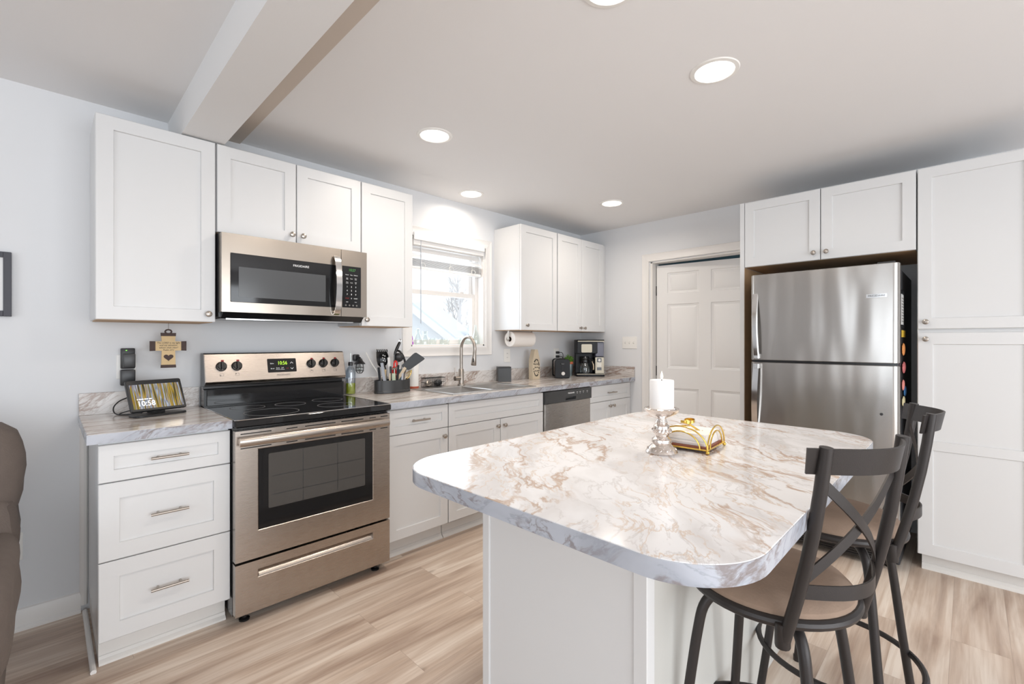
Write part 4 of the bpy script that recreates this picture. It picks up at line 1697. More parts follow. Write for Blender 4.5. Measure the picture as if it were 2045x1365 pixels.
# ---------------------------------------------------------------- tablet display and its cable
def screen_mat():
    m, nt, p = newmat('forest_photo_screen')
    L = nt.links.new
    tc = nd(nt, 'ShaderNodeTexCoord')
    mp = nd(nt, 'ShaderNodeMapping')
    mp.inputs['Scale'].default_value = (95, 1, 5)
    L(tc.outputs['Object'], mp.inputs['Vector'])
    n = nd(nt, 'ShaderNodeTexNoise', i_Scale=1.0, i_Detail=2.5, i_Roughness=.55)
    L(mp.outputs[0], n.inputs['Vector'])
    r = nd(nt, 'ShaderNodeValToRGB')
    cr = r.color_ramp
    cr.elements[0].position = .30
    cr.elements[0].color = rgba(srgb(40, 44, 40))
    cr.elements[1].position = .74
    cr.elements[1].color = rgba(srgb(70, 72, 40))
    for pos, c in ((.38, (96, 84, 30)), (.44, (206, 168, 40)), (.49, (120, 132, 150)), (.54, (214, 220, 232)), (.575, (100, 110, 140)), (.62, (176, 128, 28)), (.67, (150, 150, 60))):
        e = cr.elements.new(pos)
        e.color = rgba(srgb(*c))
    L(n.outputs[0], r.inputs[0])
    p.inputs['Base Color'].default_value = (.01, .01, .01, 1)
    L(r.outputs[0], p.inputs['Emission Color'])
    p.inputs['Emission Strength'].default_value = .75
    p.inputs['Roughness'].default_value = .15
    return m


M['screen'] = screen_mat()
M['tankgrey'] = plain('smoky_tank', srgb(104, 104, 118), .3, spec=.35)
M['device'] = plain('charcoal_plastic', (.02, .021, .023), .35)
TA = math.radians(17)
t = thing('tablet_display', 'smart display tablet showing a forest photo and the time on the left counter', 'tablet', (-.205, -.235, .914), TA, None, True)
# local frame: x to the right, -y to the viewer; the screen leans back
o_ = rrect(-.108, .108, -.05, .045, .03, 5)
part('stand_foot', MB().prism(o_, .0, .010, .003), 'device', t)
tl = math.radians(24)


def FS(u, v, d):
    return (u, -.022 + v * math.sin(tl) - d * math.cos(tl), .026 + v * math.cos(tl) + d * math.sin(tl))


mb = MB()
mb.prism(rrect(-.113, .113, 0, .152, .008, 4), -.016, .0, .003, FS)
part('tablet_body', mb, 'device', t)
mb = MB()
mb.loops([[(x, y, z) for x, y, z in ((-.03, .002, zz), (.03, .002, zz), (.03, .036, zz), (-.03, .036, zz))] for zz in (.009, .05)])
part('stand_neck', mb, 'black', t)
part('screen', MB().prism(rrect(-.102, .102, .012, .130, .001, 1), .0002, .0008, 0, FS), 'screen', t, 'glowing picture of birch trunks in yellow woods')
XS_, YS_ = (1, 0, 0), (0, math.sin(tl), math.cos(tl))
M['glow_white'] = plain('white_screen_letters', (.9, .9, .9), .4, emit=(1, 1, 1), estr=.9)
text('clock_digits', '10:58', .036, 'glow_white', t, XS_, YS_, FS(-.050, .036, .0012), sx=.9)
mb = MB()
for i, (a, b) in enumerate(((-.084, -.079), (-.076, -.058), (-.055, -.040), (-.037, -.026))):
    mb.prism([(a, .056), (b, .056), (b, .060), (a, .060)], .0009, .0014, 0, FS)
part('weather_line', mb, 'glow_white', t)
part('camera_eye', MB().prism([(.002 * math.cos(k), .141 + .002 * math.sin(k)) for k in range(6)], .0001, .0005, 0, FS), 'dgrey', t)
mb = MB().tube(smooth([(-.262, -.205, .925), (-.300, -.150, .918), (-.345, -.110, .9185), (-.352, -.075, .945), (-.330, -.055, .972), (-.300, -.040, .985)]), .0028, 8)
mb.tube(smooth([(-.262, -.215, .922), (-.310, -.165, .9172), (-.338, -.125, .9172), (-.300, -.120, .930), (-.270, -.150, .928), (-.255, -.185, .926)]), .0025, 8)
solo('power_cable', mb, 'device', 'thin black cable looped behind the tablet display', 'cable')

# ---------------------------------------------------------------- wall plates
def wall_plate(name, label, fr, u0, u1, v0, v1, kind):
    cu, cv = (u0 + u1) / 2, (v0 + v1) / 2
    t_ = thing(name, label, 'wall plate', fr(cu, v0, 0))
    part('cover_plate', MB().prism(rrect(u0, u1, v0, v1, .004, 2), .0005, .006, .002, fr), 'white', t_)
    if kind == 'outlet':
        part('receptacle', MB().prism(rrect(cu - .017, cu + .017, cv - .035, cv + .035, .006, 3), .006, .0075, .0005, fr), 'white', t_)
        for s in (-1, 1):
            m_ = MB()
            for du in (-.006, .006):
                m_.prism([(cu + du - .001, cv + s * .018 - .004), (cu + du + .001, cv + s * .018 - .004), (cu + du + .001, cv + s * .018 + .004), (cu + du - .001, cv + s * .018 + .004)], .0074, .0079, 0, fr)
            part('slot_pair', m_, 'dgrey', t_)
    elif kind == 'switch':
        for du in (-.046, 0, .046):
            m_ = MB()
            a = [fr(cu + du - .005, cv - .012, .006), fr(cu + du + .005, cv - .012, .006), fr(cu + du + .005, cv + .012, .006), fr(cu + du - .005, cv + .012, .006)]
            b_ = [fr(cu + du - .004, cv + .000, .016), fr(cu + du + .004, cv + .000, .016), fr(cu + du + .004, cv + .008, .016), fr(cu + du - .004, cv + .008, .016)]
            m_.loops([a, b_])
            part('toggle', m_, 'white', t_)
            m_ = MB().prism(rrect(cu + du - .0062, cu + du + .0062, cv - .0135, cv + .0135, .001, 1), .0058, .0063, 0, fr)
            part('toggle_slot', m_, 'kick', t_)
    elif kind == 'coax':
        m_ = MB()
        m_.lathe([(.008, 0), (.008, .004), (.005, .005), (.005, .012), (.001, .012)], cu, -.006, cv, 12, 'Y')
        part('coax_jack', m_, 'chrome', t_)
    return t_


wall_plate('outlet', 'white outlet plate behind the tablet, holding the black charger', FB(0), -.336, -.262, 1.076, 1.194, 'outlet')
wall_plate('outlet', 'white outlet plate right of the faucet, above the black box, nothing plugged in', FB(0), 2.284, 2.364, 1.073, 1.193, 'outlet')
wall_plate('outlet', 'white outlet plate behind the toaster, with two black plugs', FB(0), 2.975, 3.055, 1.070, 1.190, 'outlet')
wall_plate('coax_plate', 'white cable jack plate low on the wall beside the recliner', FB(0), -.735, -.647, .303, .424, 'coax')
wall_plate('light_switch', 'white triple light switch plate beside the door casing', FR(XR), .512, .672, 1.188, 1.305, 'switch')

t = thing('battery_charger', 'black battery charger plugged into the outlet behind the tablet', 'charger', (-.293, -.02, 1.06))
part('charger_body', MB().box(-.322, -.268, -.034, -.008, 1.126, 1.226, .004, 2), 'device', t)
part('battery_pack', MB().box(-.316, -.269, -.060, -.034, 1.132, 1.200, .004, 2), 'dgrey', t)
part('power_adapter', MB().box(-.324, -.268, -.050, -.008, 1.045, 1.122, .005, 2), 'device', t)
part('status_light', MB().box(-.304, -.299, -.0355, -.0335, 1.214, 1.217), 'green_dot', t)
for z, lab in ((1.148, 'upper black plug in the outlet behind the toaster'), (1.108, 'lower black plug in the outlet behind the toaster')):
    t = thing('power_plug', lab, 'plug', (3.015, -.01, z), group='plugs behind the toaster')
    mb = MB()
    mb.box(3.000, 3.030, -.036, -.008, z - .012, z + .012, .004, 2)
    part('plug_body', mb, 'device', t)
    part('plug_cord', MB().tube(smooth([(3.02, -.034, z), (3.045, -.055, z - .003), (3.055, -.058, z - .04), (3.05, -.05, .99), (3.045, -.04, .93)]), .003, 8), 'device', t)

# ---------------------------------------------------------------- hanging cross
t = thing('hanging_cross', 'wooden cross with a verse and a heart hanging under the left wall cabinet', 'cross', (-.148, -.10, 1.13))
CX, CY = -.1465, -.10


def FC(u, v, d):
    return (CX + u, CY - d, v)


arm = [(-.029, 1.142), (.029, 1.142), (.027, 1.213), (.056, 1.214), (.056, 1.259), (.027, 1.260), (.029, 1.288), (-.029, 1.288), (-.027, 1.260), (-.056, 1.259), (-.056, 1.214), (-.027, 1.213)]
part('cross_board', MB().prism(arm, 0, .008, 0, FC), 'lightwood', t, 'light wood board')
for q in ([(-.031, 1.128), (.031, 1.128), (.030, 1.143), (-.030, 1.143)], [(-.031, 1.302), (.031, 1.302), (.030, 1.286), (-.030, 1.286)],
          [(-.074, 1.212), (-.074, 1.261), (-.052, 1.260), (-.052, 1.213)], [(.074, 1.212), (.074, 1.261), (.052, 1.260), (.052, 1.213)]):
    part('end_cap', MB().prism(q, -.001, .0095, .001, FC), 'darkwood', t, 'dark wood end')
hp = []
for k in range(24):
    a = 2 * pi * k / 24
    hp.append((.00125 * 16 * math.sin(a) ** 3, 1.180 + .00115 * (13 * math.cos(a) - 5 * math.cos(2 * a) - 2 * math.cos(3 * a) - math.cos(4 * a))))
part('heart', MB().prism(hp, .008, .0095, 0, FC), 'darkwood', t, 'dark heart')
for s, z in (('The LORD is my light', 1.252), ('and my salvation,', 1.240), ('whom shall I fear?', 1.228), ('Psalm 27:1', 1.2165)):
    text('verse_lettering', s, .0115, 'ink', t, XB, (0, 0, 1), (CX, CY - .0082, z), sx=.92, shear=.25)
mb = MB()
n = 20
mb.tube([(CX + .013 * math.cos(2 * pi * i / n), CY - .004, 1.308 + .010 * math.sin(2 * pi * i / n)) for i in range(n)], .0035, 8, True)
part('hanging_loop', mb, 'darkwood', t)
mb = MB().tube([(CX, CY - .004, 1.316), (CX + .001, CY - .004, 1.352)], .0008, 6)
part('hanging_string', mb, 'card', t)

# ---------------------------------------------------------------- between stove and sink
t = thing('oil_bottle', 'squeeze bottle of yellow green oil standing beside the stove', 'bottle', (.822, -.07, .914))
bx, by = .822, -.072
pr = [(.030, 0), (.032, .004), (.0315, .07), (.0315, .140), (.029, .155), (.020, .172), (.013, .182), (.0125, .190)]
part('bottle_body', MB().lathe(pr, bx, by, .9145, 28, cap1=False), 'bottle', t)
part('oil', MB().lathe([(.0285, .003), (.0298, .006), (.0295, .072), (.001, .072)], bx, by, .9145, 28), 'oil', t)
part('bottle_cap', MB().lathe([(.015, .186), (.015, .206), (.012, .210), (.001, .210)], bx, by, .9145, 20), 'dgrey', t)
mb = MB()
mb.tube([(bx, by, 1.124), (bx, by, 1.175), (bx + .003, by, 1.193)], .004, 8, scale=[1, .7, .4])
part('pour_spout', mb, 'clear', t)
t = thing('plug_in_lantern', 'small black wire lantern light plugged into the wall behind the oil bottle', 'lantern', (.895, -.04, 1.04))
lx_, ly_ = .897, -.050
part('plug_base', MB().box(lx_ - .030, lx_ + .012, -.03, -.001, 1.128, 1.172, .008, 2), 'device', t)
mb = MB()
mb.cyl((lx_ - .01, -.03, 1.158), (lx_, ly_, 1.145), .010, 12)
mb.lathe([(.014, .040), (.018, .030), (.022, .022), (.036, .006), (.036, .002), (.020, .004), (.001, .004)], lx_, ly_, 1.105, 24)
part('lamp_hood', mb, 'device', t)
mb = MB()
for k in range(6):
    a = 2 * pi * k / 6 + .2
    mb.tube([(lx_ + r * math.cos(a), ly_ + r * math.sin(a), z) for r, z in ((.024, 1.108), (.027, 1.085), (.026, 1.062), (.014, 1.047), (.001, 1.045))], .0016, 6)
for r, z in ((.027, 1.085), (.026, 1.064)):
    mb.tube([(lx_ + r * math.cos(2 * pi * i / 20), ly_ + r * math.sin(2 * pi * i / 20), z) for i in range(20)], .0014, 6, True)
part('wire_cage', mb, 'device', t)
part('glass_bulb', MB().sphere((lx_, ly_, 1.080), .017, 14, 8, 1.3), 'clear', t)

# oval caddy full of utensils
CXc, CYc, CA, CB = 1.074, -.168, .132, .070
t = thing('utensil_caddy', 'black oval caddy full of cooking utensils on the counter', 'caddy', (CXc, CYc, .914))
n = 48
ov = lambda k_, z: [(CXc + (CA + k_) * math.cos(2 * pi * i / n), CYc + (CB + k_) * math.sin(2 * pi * i / n), z) for i in range(n)]
mb = MB()
mb.loops([ov(-.002, .9145), ov(0, .917), ov(0, .930), ov(-.0015, .932), ov(-.0015, 1.000), ov(-.0045, 1.000), ov(-.0045, .919)], True, True)
part('caddy_body', mb, 'dgrey', t)


def stick(mb, p0, p1, r=.004, seg=8, r1=None):
    mb.cyl(p0, p1, r, seg, r1)


def flatprism(mb, pts, th, nrm=(.71, .70, 0)):
    nn = Vector(nrm).normalized() * th / 2
    mb.loops([[Vector(p) - nn for p in pts], [Vector(p) + nn for p in pts]])


U = []


def utensil(name, label, cat, base):
    return thing(name, label, cat, base)


t = utensil('spoon_handle', 'long white plastic stick leaning left out of the utensil caddy', 'utensil', (1.00, -.16, .922))
mb = MB()
mb.tube(smooth([(1.010, -.160, .925), (.995, -.13, 1.03), (.962, -.085, 1.115), (.940, -.055, 1.183)]), .0045, 8)
part('stick', mb, 'white', t)
t = utensil('pasta_server', 'black slotted pasta spoon with teeth in the caddy, upper left', 'utensil', (1.05, -.15, .922))
part('handle', MB().tube(smooth([(1.052, -.150, .925), (1.048, -.135, 1.00), (1.045, -.125, 1.075), (1.035, -.105, 1.12)]), .0055, 8), 'black', t)
mb = MB()
ls = []
for i, (w_, z, dd) in enumerate(((.012, 1.085, 0), (.030, 1.10, .004), (.040, 1.13, .012), (.041, 1.16, .010), (.036, 1.19, -.006))):
    c = Vector((1.036, -.103, z)) + Vector((.713, .701, 0)) * dd
    s_ = Vector((.70, -.71, 0))
    f_ = Vector((.713, .701, 0))
    ls.append([c - s_ * w_ - f_ * .012, c - s_ * w_ * .5 + f_ * .003, c + s_ * w_ * .5 + f_ * .003, c + s_ * w_ - f_ * .012,
               c + s_ * w_ - f_ * .016, c + s_ * w_ * .5 - f_ * .001, c - s_ * w_ * .5 - f_ * .001, c - s_ * w_ - f_ * .016])
mb.loops(ls)
for k in range(6):
    c = Vector((1.036, -.103, 1.19)) - Vector((.713, .701, 0)) * .008 + Vector((.70, -.71, 0)) * (-.033 + .0132 * k)
    mb.cyl(c, c + Vector((0, 0, .014)) - Vector((.713, .701, 0)) * .010, .004, 6)
part('slotted_head', mb, 'black', t)
mb = MB()
for a, z in ((.006, 1.165), (.018, 1.160), (.002, 1.147), (.015, 1.142), (.008, 1.128), (.020, 1.124)):
    c = Vector((1.036, -.103, z)) + Vector((.70, -.71, 0)) * a - Vector((.713, .701, 0)) * .009
    mb.sphere(c, .0042, 8, 6, 1.2)
part('drain_hole', mb, 'white', t)
t = utensil('peeler', 'black ribbed handle with a steel ring, tallest in the utensil caddy', 'utensil', (1.10, -.17, .922))
mb = MB()
mb.tube([(1.094, -.160, 1.165), (1.100, -.160, 1.185), (1.112, -.165, 1.215), (1.124, -.170, 1.245), (1.128, -.172, 1.256)], .009, 12, scale=[.7, 1.0, 1.15, 1.1, .8])
for k in range(5):
    c = Vector((1.106, -.163, 1.200)) + Vector((.0033, -.0013, .0085)) * k
    mb.tube([c + Vector((.0112 * math.cos(2 * pi * i / 12), .0112 * math.sin(2 * pi * i / 12), 0)) for i in range(12)], .0015, 6, True)
part('handle', mb, 'black', t)
part('shaft', MB().cyl((1.075, -.165, .925), (1.094, -.160, 1.168), .004, 8), 'black', t)
mb = MB().tube([Vector((1.130, -.173, 1.262)) + Vector((.7, -.71, 0)) * .008 * math.cos(2 * pi * i / 14) + Vector((0, 0, .012 * math.sin(2 * pi * i / 14))) for i in range(14)], .0028, 8, True)
part('hang_ring', mb, 'chrome', t)
t = utensil('ladle', 'grey ladle bowl turned to the front in the middle of the utensil caddy', 'utensil', (1.11, -.18, .922))
mb = MB()
bm_c = Vector((1.112, -.170, 1.138))
pr = [(.004, .0), (.020, .004), (.030, .014), (.034, .028), (.031, .028), (.026, .015), (.016, .008), (.001, .006)]
m2 = MB().lathe(pr, seg=24)
q = Vector((0, 0, 1)).rotation_difference(Vector((.71, .70, .45)).normalized())
mb.add([q @ v + bm_c for v in m2.v], m2.f)
part('bowl', mb, 'dgrey', t)
part('handle', MB().cyl((1.10, -.185, .925), bm_c + Vector((.0, .0, -.01)), .0045, 8), 'dgrey', t)
t = utensil('serving_spoon', 'black curved spoon behind the grey ladle in the utensil caddy', 'utensil', (1.15, -.16, .922))
part('handle', MB().tube(smooth([(1.140, -.150, .925), (1.155, -.165, 1.03), (1.166, -.175, 1.10), (1.160, -.168, 1.15), (1.140, -.150, 1.19), (1.120, -.130, 1.195)]), .0075, 10), 'black', t)
t = utensil('scissors', 'kitchen scissors with red handles standing in the utensil caddy', 'scissors', (1.08, -.20, .922))
rt_ = Vector((.70, -.71, 0))
mb = MB()
for c, r, h_ in (((1.083, -.190, 1.100), .010, .026), ((1.076, -.186, 1.060), .012, .026), ((1.090, -.198, 1.030), .010, .022)):
    c = Vector(c)
    mb.tube([c + rt_ * r * math.cos(2 * pi * i / 18) + Vector((0, 0, h_ * math.sin(2 * pi * i / 18))) for i in range(18)], .0058, 8, True)
part('finger_loop', mb, 'red', t)
mb = MB()
flatprism(mb, [(1.078, -.190, .925), (1.086, -.198, .925), (1.090, -.200, 1.03), (1.078, -.188, 1.03)], .004)
part('blade', mb, 'chrome', t)


def knife(label, p0, p1, w_, mat, nm='knife_handle', cat='knife'):
    t_ = utensil(nm, label, cat, p0)
    m_ = MB()
    a, b_ = Vector(p0), Vector(p1)
    m_.band([a, a + (b_ - a) * .5, b_], w_, .010, rt_)
    part('grip', m_, mat, t_)
    return t_


M['greyplastic'] = plain('light_grey_plastic', srgb(176, 180, 188), .4)
M['greenplastic'] = plain('pale_green_plastic', srgb(188, 200, 172), .4)
M['darkteal'] = plain('dark_teal_plastic', srgb(70, 92, 98), .4)
knife('flat light grey handle at the left end of the utensil caddy', (1.020, -.180, .925), (1.004, -.150, 1.115), .018, 'greyplastic')
knife('slim pale handle between the grey handle and the black pasta spoon', (1.035, -.200, .925), (1.042, -.190, 1.045), .010, 'tagwood')
knife('pale green flat handle left of the red scissors', (1.058, -.215, .925), (1.062, -.205, 1.045), .022, 'greenplastic')
knife('teal handle right of the red scissors', (1.098, -.205, .925), (1.100, -.195, 1.085), .011, 'teal')
knife('dark teal handle in the middle of the utensil caddy', (1.108, -.215, .925), (1.112, -.205, 1.070), .016, 'darkteal')
knife('black flat handle left of the red scissors', (1.045, -.20, .925), (1.055, -.175, 1.090), .012, 'black')
knife('black flat handle at the front left of the utensil caddy', (1.002, -.145, .925), (.990, -.132, 1.085), .014, 'mattblack')
knife('tan wooden handle between the black handles in the utensil caddy', (1.020, -.160, .925), (1.028, -.155, 1.070), .010, 'lightwood')
knife('white flat handle near the top middle of the utensil caddy', (1.062, -.170, .925), (1.056, -.150, 1.150), .016, 'white')
knife('black flat handle just right of the red scissors', (1.078, -.215, .925), (1.090, -.215, 1.100), .013, 'mattblack')
knife('slim light grey handle between the red scissors and the turner', (1.105, -.226, .925), (1.125, -.226, 1.105), .011, 'greyplastic')
t = utensil('corkscrew', 'small steel corkscrew handle among the dark handles in the utensil caddy', 'corkscrew', (1.07, -.20, .922))
mb = MB()
mb.cyl((1.066, -.200, .925), (1.070, -.200, 1.075), .0045, 8)
mb.cyl((1.058, -.190, 1.072), (1.084, -.214, 1.082), .0065, 10)
part('steel_handle', mb, 'nickel', t)
t = utensil('tongs', 'steel kitchen tongs leaning right in the utensil caddy', 'tongs', (1.13, -.21, .922))
for k, dd in enumerate((0, .022)):
    mb = MB().band([(1.112 + dd * .7, -.205 - dd * .7, .925), (1.124 + dd * .7, -.200 - dd * .7, 1.04), (1.138 + dd * .7, -.195 - dd * .7, 1.118)], .014, .004, rt_)
    part('arm', mb, 'nickel', t)
t = utensil('turner', 'wide dark grey turner blade leaning right out of the utensil caddy', 'turner', (1.13, -.20, .922))
mb = MB()
fo = Vector((.713, .701, 0))
pts = [Vector(p) - fo * .05 for p in ((1.147, -.188, 1.098), (1.198, -.240, 1.170), (1.209, -.251, 1.182), (1.217, -.259, 1.183), (1.252, -.294, 1.151), (1.256, -.299, 1.143), (1.253, -.296, 1.136), (1.190, -.231, 1.071), (1.179, -.220, 1.066), (1.170, -.211, 1.068), (1.149, -.190, 1.088))]
flatprism(mb, pts, .004)
part('blade', mb, 'dgrey', t)
part('neck', MB().band([Vector((1.165, -.206, 1.083)) - fo * .052, Vector((1.145, -.186, 1.04)) - fo * .05, Vector((1.122, -.163, .995)) - fo * .05], .020, .004, rt_), 'tagwood', t)
part('handle', MB().tube([Vector((1.124, -.165, 1.0)) - fo * .05, Vector((1.095, -.135, .935)) - fo * .05], .009, 10), 'black', t)
t = utensil('whisk', 'gold coloured wire whisk behind the turner in the utensil caddy', 'whisk', (1.15, -.19, .922))
mb = MB()
b0, b1 = Vector((1.140, -.190, .99)), Vector((1.185, -.232, 1.062))
ax = (b1 - b0).normalized()
s1 = ax.cross(fo).normalized()
s2 = ax.cross(s1).normalized()
for k in range(4):
    d_ = s1 * math.cos(k * pi / 4) + s2 * math.sin(k * pi / 4)
    mb.tube([b0 + (b1 - b0) * u + d_ * .017 * math.sin(pi * u) ** .8 for u in [i / 10 for i in range(11)]] + [b1 + (b0 - b1) * u - d_ * .017 * math.sin(pi * u) ** .8 for u in [i / 10 for i in range(1, 11)]], .0011, 5)
part('wire_loops', mb, 'gold', t)
part('handle', MB().cyl(b0, b0 - ax * .075, .005, 8), 'nickel', t)

# white canister and wire basket
t = thing('canister', 'slim white cylinder with a red brown wooden base behind the utensil caddy', 'canister', (1.318, -.045, .914))
kx, ky = 1.318, -.052
part('cylinder', MB().lathe([(.034, .016), (.035, .02), (.035, .185), (.033, .19), (.006, .19), (.006, .235), (.010, .238), (.010, .246), (.001, .25)], kx, ky, .9145, 28), 'white', t)
part('base', MB().lathe([(.035, 0), (.036, .003), (.036, .013), (.034, .0165), (.001, .0165)], kx, ky, .9145, 28), 'rust', t)
t = thing('wire_basket', 'small black wire basket against the backsplash left of the faucet', 'basket', (1.49, -.055, .914))
bx0, bx1, by0, by1, bz0, bz1 = 1.400, 1.578, -.082, -.027, .916, .984
mb = MB()
for z, r in ((bz0, .0018), (bz1, .0028), ((bz0 + bz1) / 2, .0012)):
    mb.tube([(bx0, by0, z), (bx1, by0, z), (bx1, by1, z), (bx0, by1, z)], r, 6, True)
for k in range(13):
    x = bx0 + (bx1 - bx0) * k / 12
    for y in (by0, by1):
        mb.tube([(x, y, bz0), (x, y, bz1)], .0011, 5)
    mb.tube([(x, by0, bz0), (x, by1, bz0)], .0011, 5)
part('wire_frame', mb, 'device', t)
solo('scrubber', MB().blob((1.452, -.055, .940), .023, .18, 5, 3, (1.1, .9, .95)), 'nickel', 'silver steel wool pad in the left half of the wire basket', 'scrubber')
solo('sponge', MB().blob((1.532, -.055, .943), .025, .06, 2, 3, (1.35, .9, 1.0)), 'device', 'black round sponge in the right half of the wire basket', 'sponge')

# ---------------------------------------------------------------- right of the sink
t = thing('black_box', 'small black square box on the counter right of the sink', 'box', (2.19, -.10, .914), math.radians(-36), None, True)
mb = MB()
us = [-.058, -.052, .052, .058]
part('box_body', MB().box(-.058, .058, -.05, .05, 0.0005, .120, .002), 'dgrey', t)
part('box_lid', MB().box(-.0585, .0585, -.0505, .0505, .1205, .128, .002), 'device', t)
t = thing('wooden_tag', 'tag shaped pale wood block with black script and leaf print on the counter', 'sign', (2.555, -.125, .914))
tx0, tx1, ty0, ty1 = 2.506, 2.604, -.150, -.100
tg = [(tx0, .9145), (tx1, .9145), (tx1, 1.085), (tx1 - .030, 1.185), (tx0 + .030, 1.185), (tx0, 1.085)]
part('tag_block', MB().prism(tg, 0, ty1 - ty0, .001, lambda u, v, d: (u, ty1 - d, v)), 'tagwood', t)
mb = MB()
rn = random.Random(11)
cx_, cz_ = (tx0 + tx1) / 2, 1.02
for k in range(26):
    a = 2 * pi * k / 26 + rn.uniform(-.1, .1)
    if -.35 < a % (2 * pi) - pi < -.0:
        continue
    x, z = cx_ + .036 * math.cos(a), cz_ + .075 * math.sin(a)
    l_, w_, b_ = .017, .0055, a + rn.uniform(.4, 1.4)
    q = [(x + l_ * math.cos(b_) * u - w_ * math.sin(b_) * v, z + l_ * math.sin(b_) * u + w_ * math.cos(b_) * v) for u, v in ((-.6, 0), (0, 1), (.6, 0), (0, -1))]
    mb.prism(q, .0002, .0008, 0, FB(ty0))
part('leaf_print', mb, 'ink', t)
mb = MB()
for z in (1.052, 1.022, .990):
    pts = []
    for i in range(40):
        u = i / 39
        pts.append((cx_ - .024 + .048 * u + .004 * math.sin(u * 34), ty0 - .0006, z + .0055 * math.sin(u * 44 + z * 50) * (.6 + .4 * math.sin(u * 9))))
    mb.band(pts, .0022, .001, (0, 0, 1))
part('script_print', mb, 'ink', t)

# toaster
t = thing('toaster', 'black and silver toaster standing in front of the plugged outlet', 'toaster', (2.865, -.185, .914), math.radians(-43), None, True)
# local: x across the front, -y towards the viewer
part('metal_shell', MB().box(-.064, .064, -.092, .096, .014, .172, .022, 4), 'steel', t, 'brushed steel shell')
mb = MB().prism(rrect(-.071, .071, .0, .178, .026, 6), 0, .020, .004, lambda u, v, d: (u, -.092 - d, v + .001))
part('front_panel', mb, 'mattblack', t)
mb = MB().prism(rrect(-.071, .071, .0, .178, .026, 6), 0, .016, .004, lambda u, v, d: (u, .112 - d, v + .001))
part('rear_panel', mb, 'mattblack', t)
part('base_plate', MB().box(-.068, .068, -.10, .10, .001, .016, .003), 'black', t)
mb = MB()
for x in (-.024, .024):
    mb.box(x - .012, x + .012, -.068, .072, .1715, .1728)
part('bread_slot', mb, 'ink', t)
part('lever_slot', MB().box(-.003, .003, -.1135, -.112, .07, .14), 'ink', t)
part('lever', MB().box(-.016, .016, -.128, -.112, .128, .142, .003), 'dgrey', t)
mb = MB().lathe([(.017, 0), (.017, .006), (.0145, .010), (.001, .010)], 0.005, -.112, .046, 20, 'Y')
part('dial', mb, 'kick', t)

# potted plant
px_, py_ = 3.085, -.108
t = thing('potted_plant', 'small green plant in a zinc bucket between the toaster and the coffee maker', 'plant', (px_, py_, .914))
part('bucket', MB().lathe([(.030, 0), (.031, .002), (.040, .118), (.042, .120), (.0415, .124), (.038, .124), (.036, .11), (.001, .11)], px_, py_, .9145, 28), 'zinc', t)
part('bucket_band', MB().lathe([(.0405, .118), (.0435, .120), (.0440, .142), (.040, .144), (.036, .142), (.036, .12)], px_, py_, .9145, 28, cap0=False, cap1=False), 'terra', t, 'orange terracotta coloured rim')
mb = MB()
rn = random.Random(5)
for k in range(230):
    a = rn.uniform(0, 2 * pi)
    e_ = math.asin(rn.uniform(.0, 1))
    r = rn.uniform(.5, 1.0)
    d_ = Vector((math.cos(a) * math.cos(e_), math.sin(a) * math.cos(e_), math.sin(e_)))
    c = Vector((px_, py_, 1.055)) + Vector((d_.x * .062 * r, d_.y * .052 * r, d_.z * .075 * r))
    n_ = (d_ + Vector((rn.uniform(-.6, .6), rn.uniform(-.6, .6), rn.uniform(-.2, .8)))).normalized()
    s_ = n_.cross(Vector((rn.uniform(-1, 1), rn.uniform(-1, 1), rn.uniform(-1, 1)))).normalized()
    w_ = n_.cross(s_)
    l_, ww = rn.uniform(.010, .016), rn.uniform(.004, .007)
    P_ = [c - s_ * l_ * .6, c - s_ * l_ * .1 + w_ * ww - n_ * .001, c + s_ * l_ * .6, c - s_ * l_ * .1 - w_ * ww - n_ * .001]
    Q_ = [p - n_ * .0012 for p in P_]
    mb.loops([Q_, P_])
part('foliage', mb, 'green', t)
mb = MB()
for k in range(14):
    a = 2 * pi * k / 14
    mb.tube([(px_ + .012 * math.cos(a), py_ + .012 * math.sin(a), 1.03), (px_ + .045 * math.cos(a), py_ + .038 * math.sin(a), 1.09 + .02 * math.sin(3 * a))], .0012, 5)
part('stem', mb, 'green', t)

# coffee maker
t = thing('coffee_maker', 'black drip coffee maker with a glass carafe in the counter corner', 'coffee maker', (3.160, -.320, .914), math.radians(-44.5), None, True)
# local: x across the front, front at y = 0, depth to +y
mb = MB()
mb.prism(rrect(-.139, .139, -.006, .196, .012, 3), .0005, .026, .003)
part('base', mb, 'mattblack', t)
part('base_band', MB().box(-.137, .137, -.0075, -.005, .022, .0265), 'tanmetal', t)
part('back_column', MB().box(-.134, .045, .115, .195, .026, .36, .006), 'mattblack', t)
mb = MB()
mb.box(-.134, .070, .012, .118, .225, .352, .006)
part('brew_head', mb, 'mattblack', t)
part('top_lid', MB().box(-.136, .136, .004, .195, .352, .362, .004), 'mattblack', t)
part('top_band', MB().box(-.126, .136, .002, .010, .342, .3515, .001), 'tanmetal', t)
mb = MB().prism(rrect(-.090, .016, .236, .318, .010, 4), 0, .003, .001, lambda u, v, d: (u, .0125 - d, v))
part('brew_plate', mb, 'tanmetal', t, 'tan metallic plate on the brew head')
part('water_tank', MB().box(.052, .134, .020, .190, .195, .338, .006), 'tankgrey', t, 'smoky grey water tank')
part('control_column', MB().box(.046, .136, .018, .195, .026, .196, .005), 'black', t)
mb = MB().prism(rrect(.048, .134, .030, .188, .006, 3), 0, .004, .001, lambda u, v, d: (u, .0185 - d, v))
part('control_face', mb, 'tanmetal', t, 'silver control panel')
mb = MB()
Fq = lambda u, v, d: (u, .0148 - d, v)
mb.prism(rrect(.064, .110, .140, .182, .004, 3), 0, .001, 0, Fq)
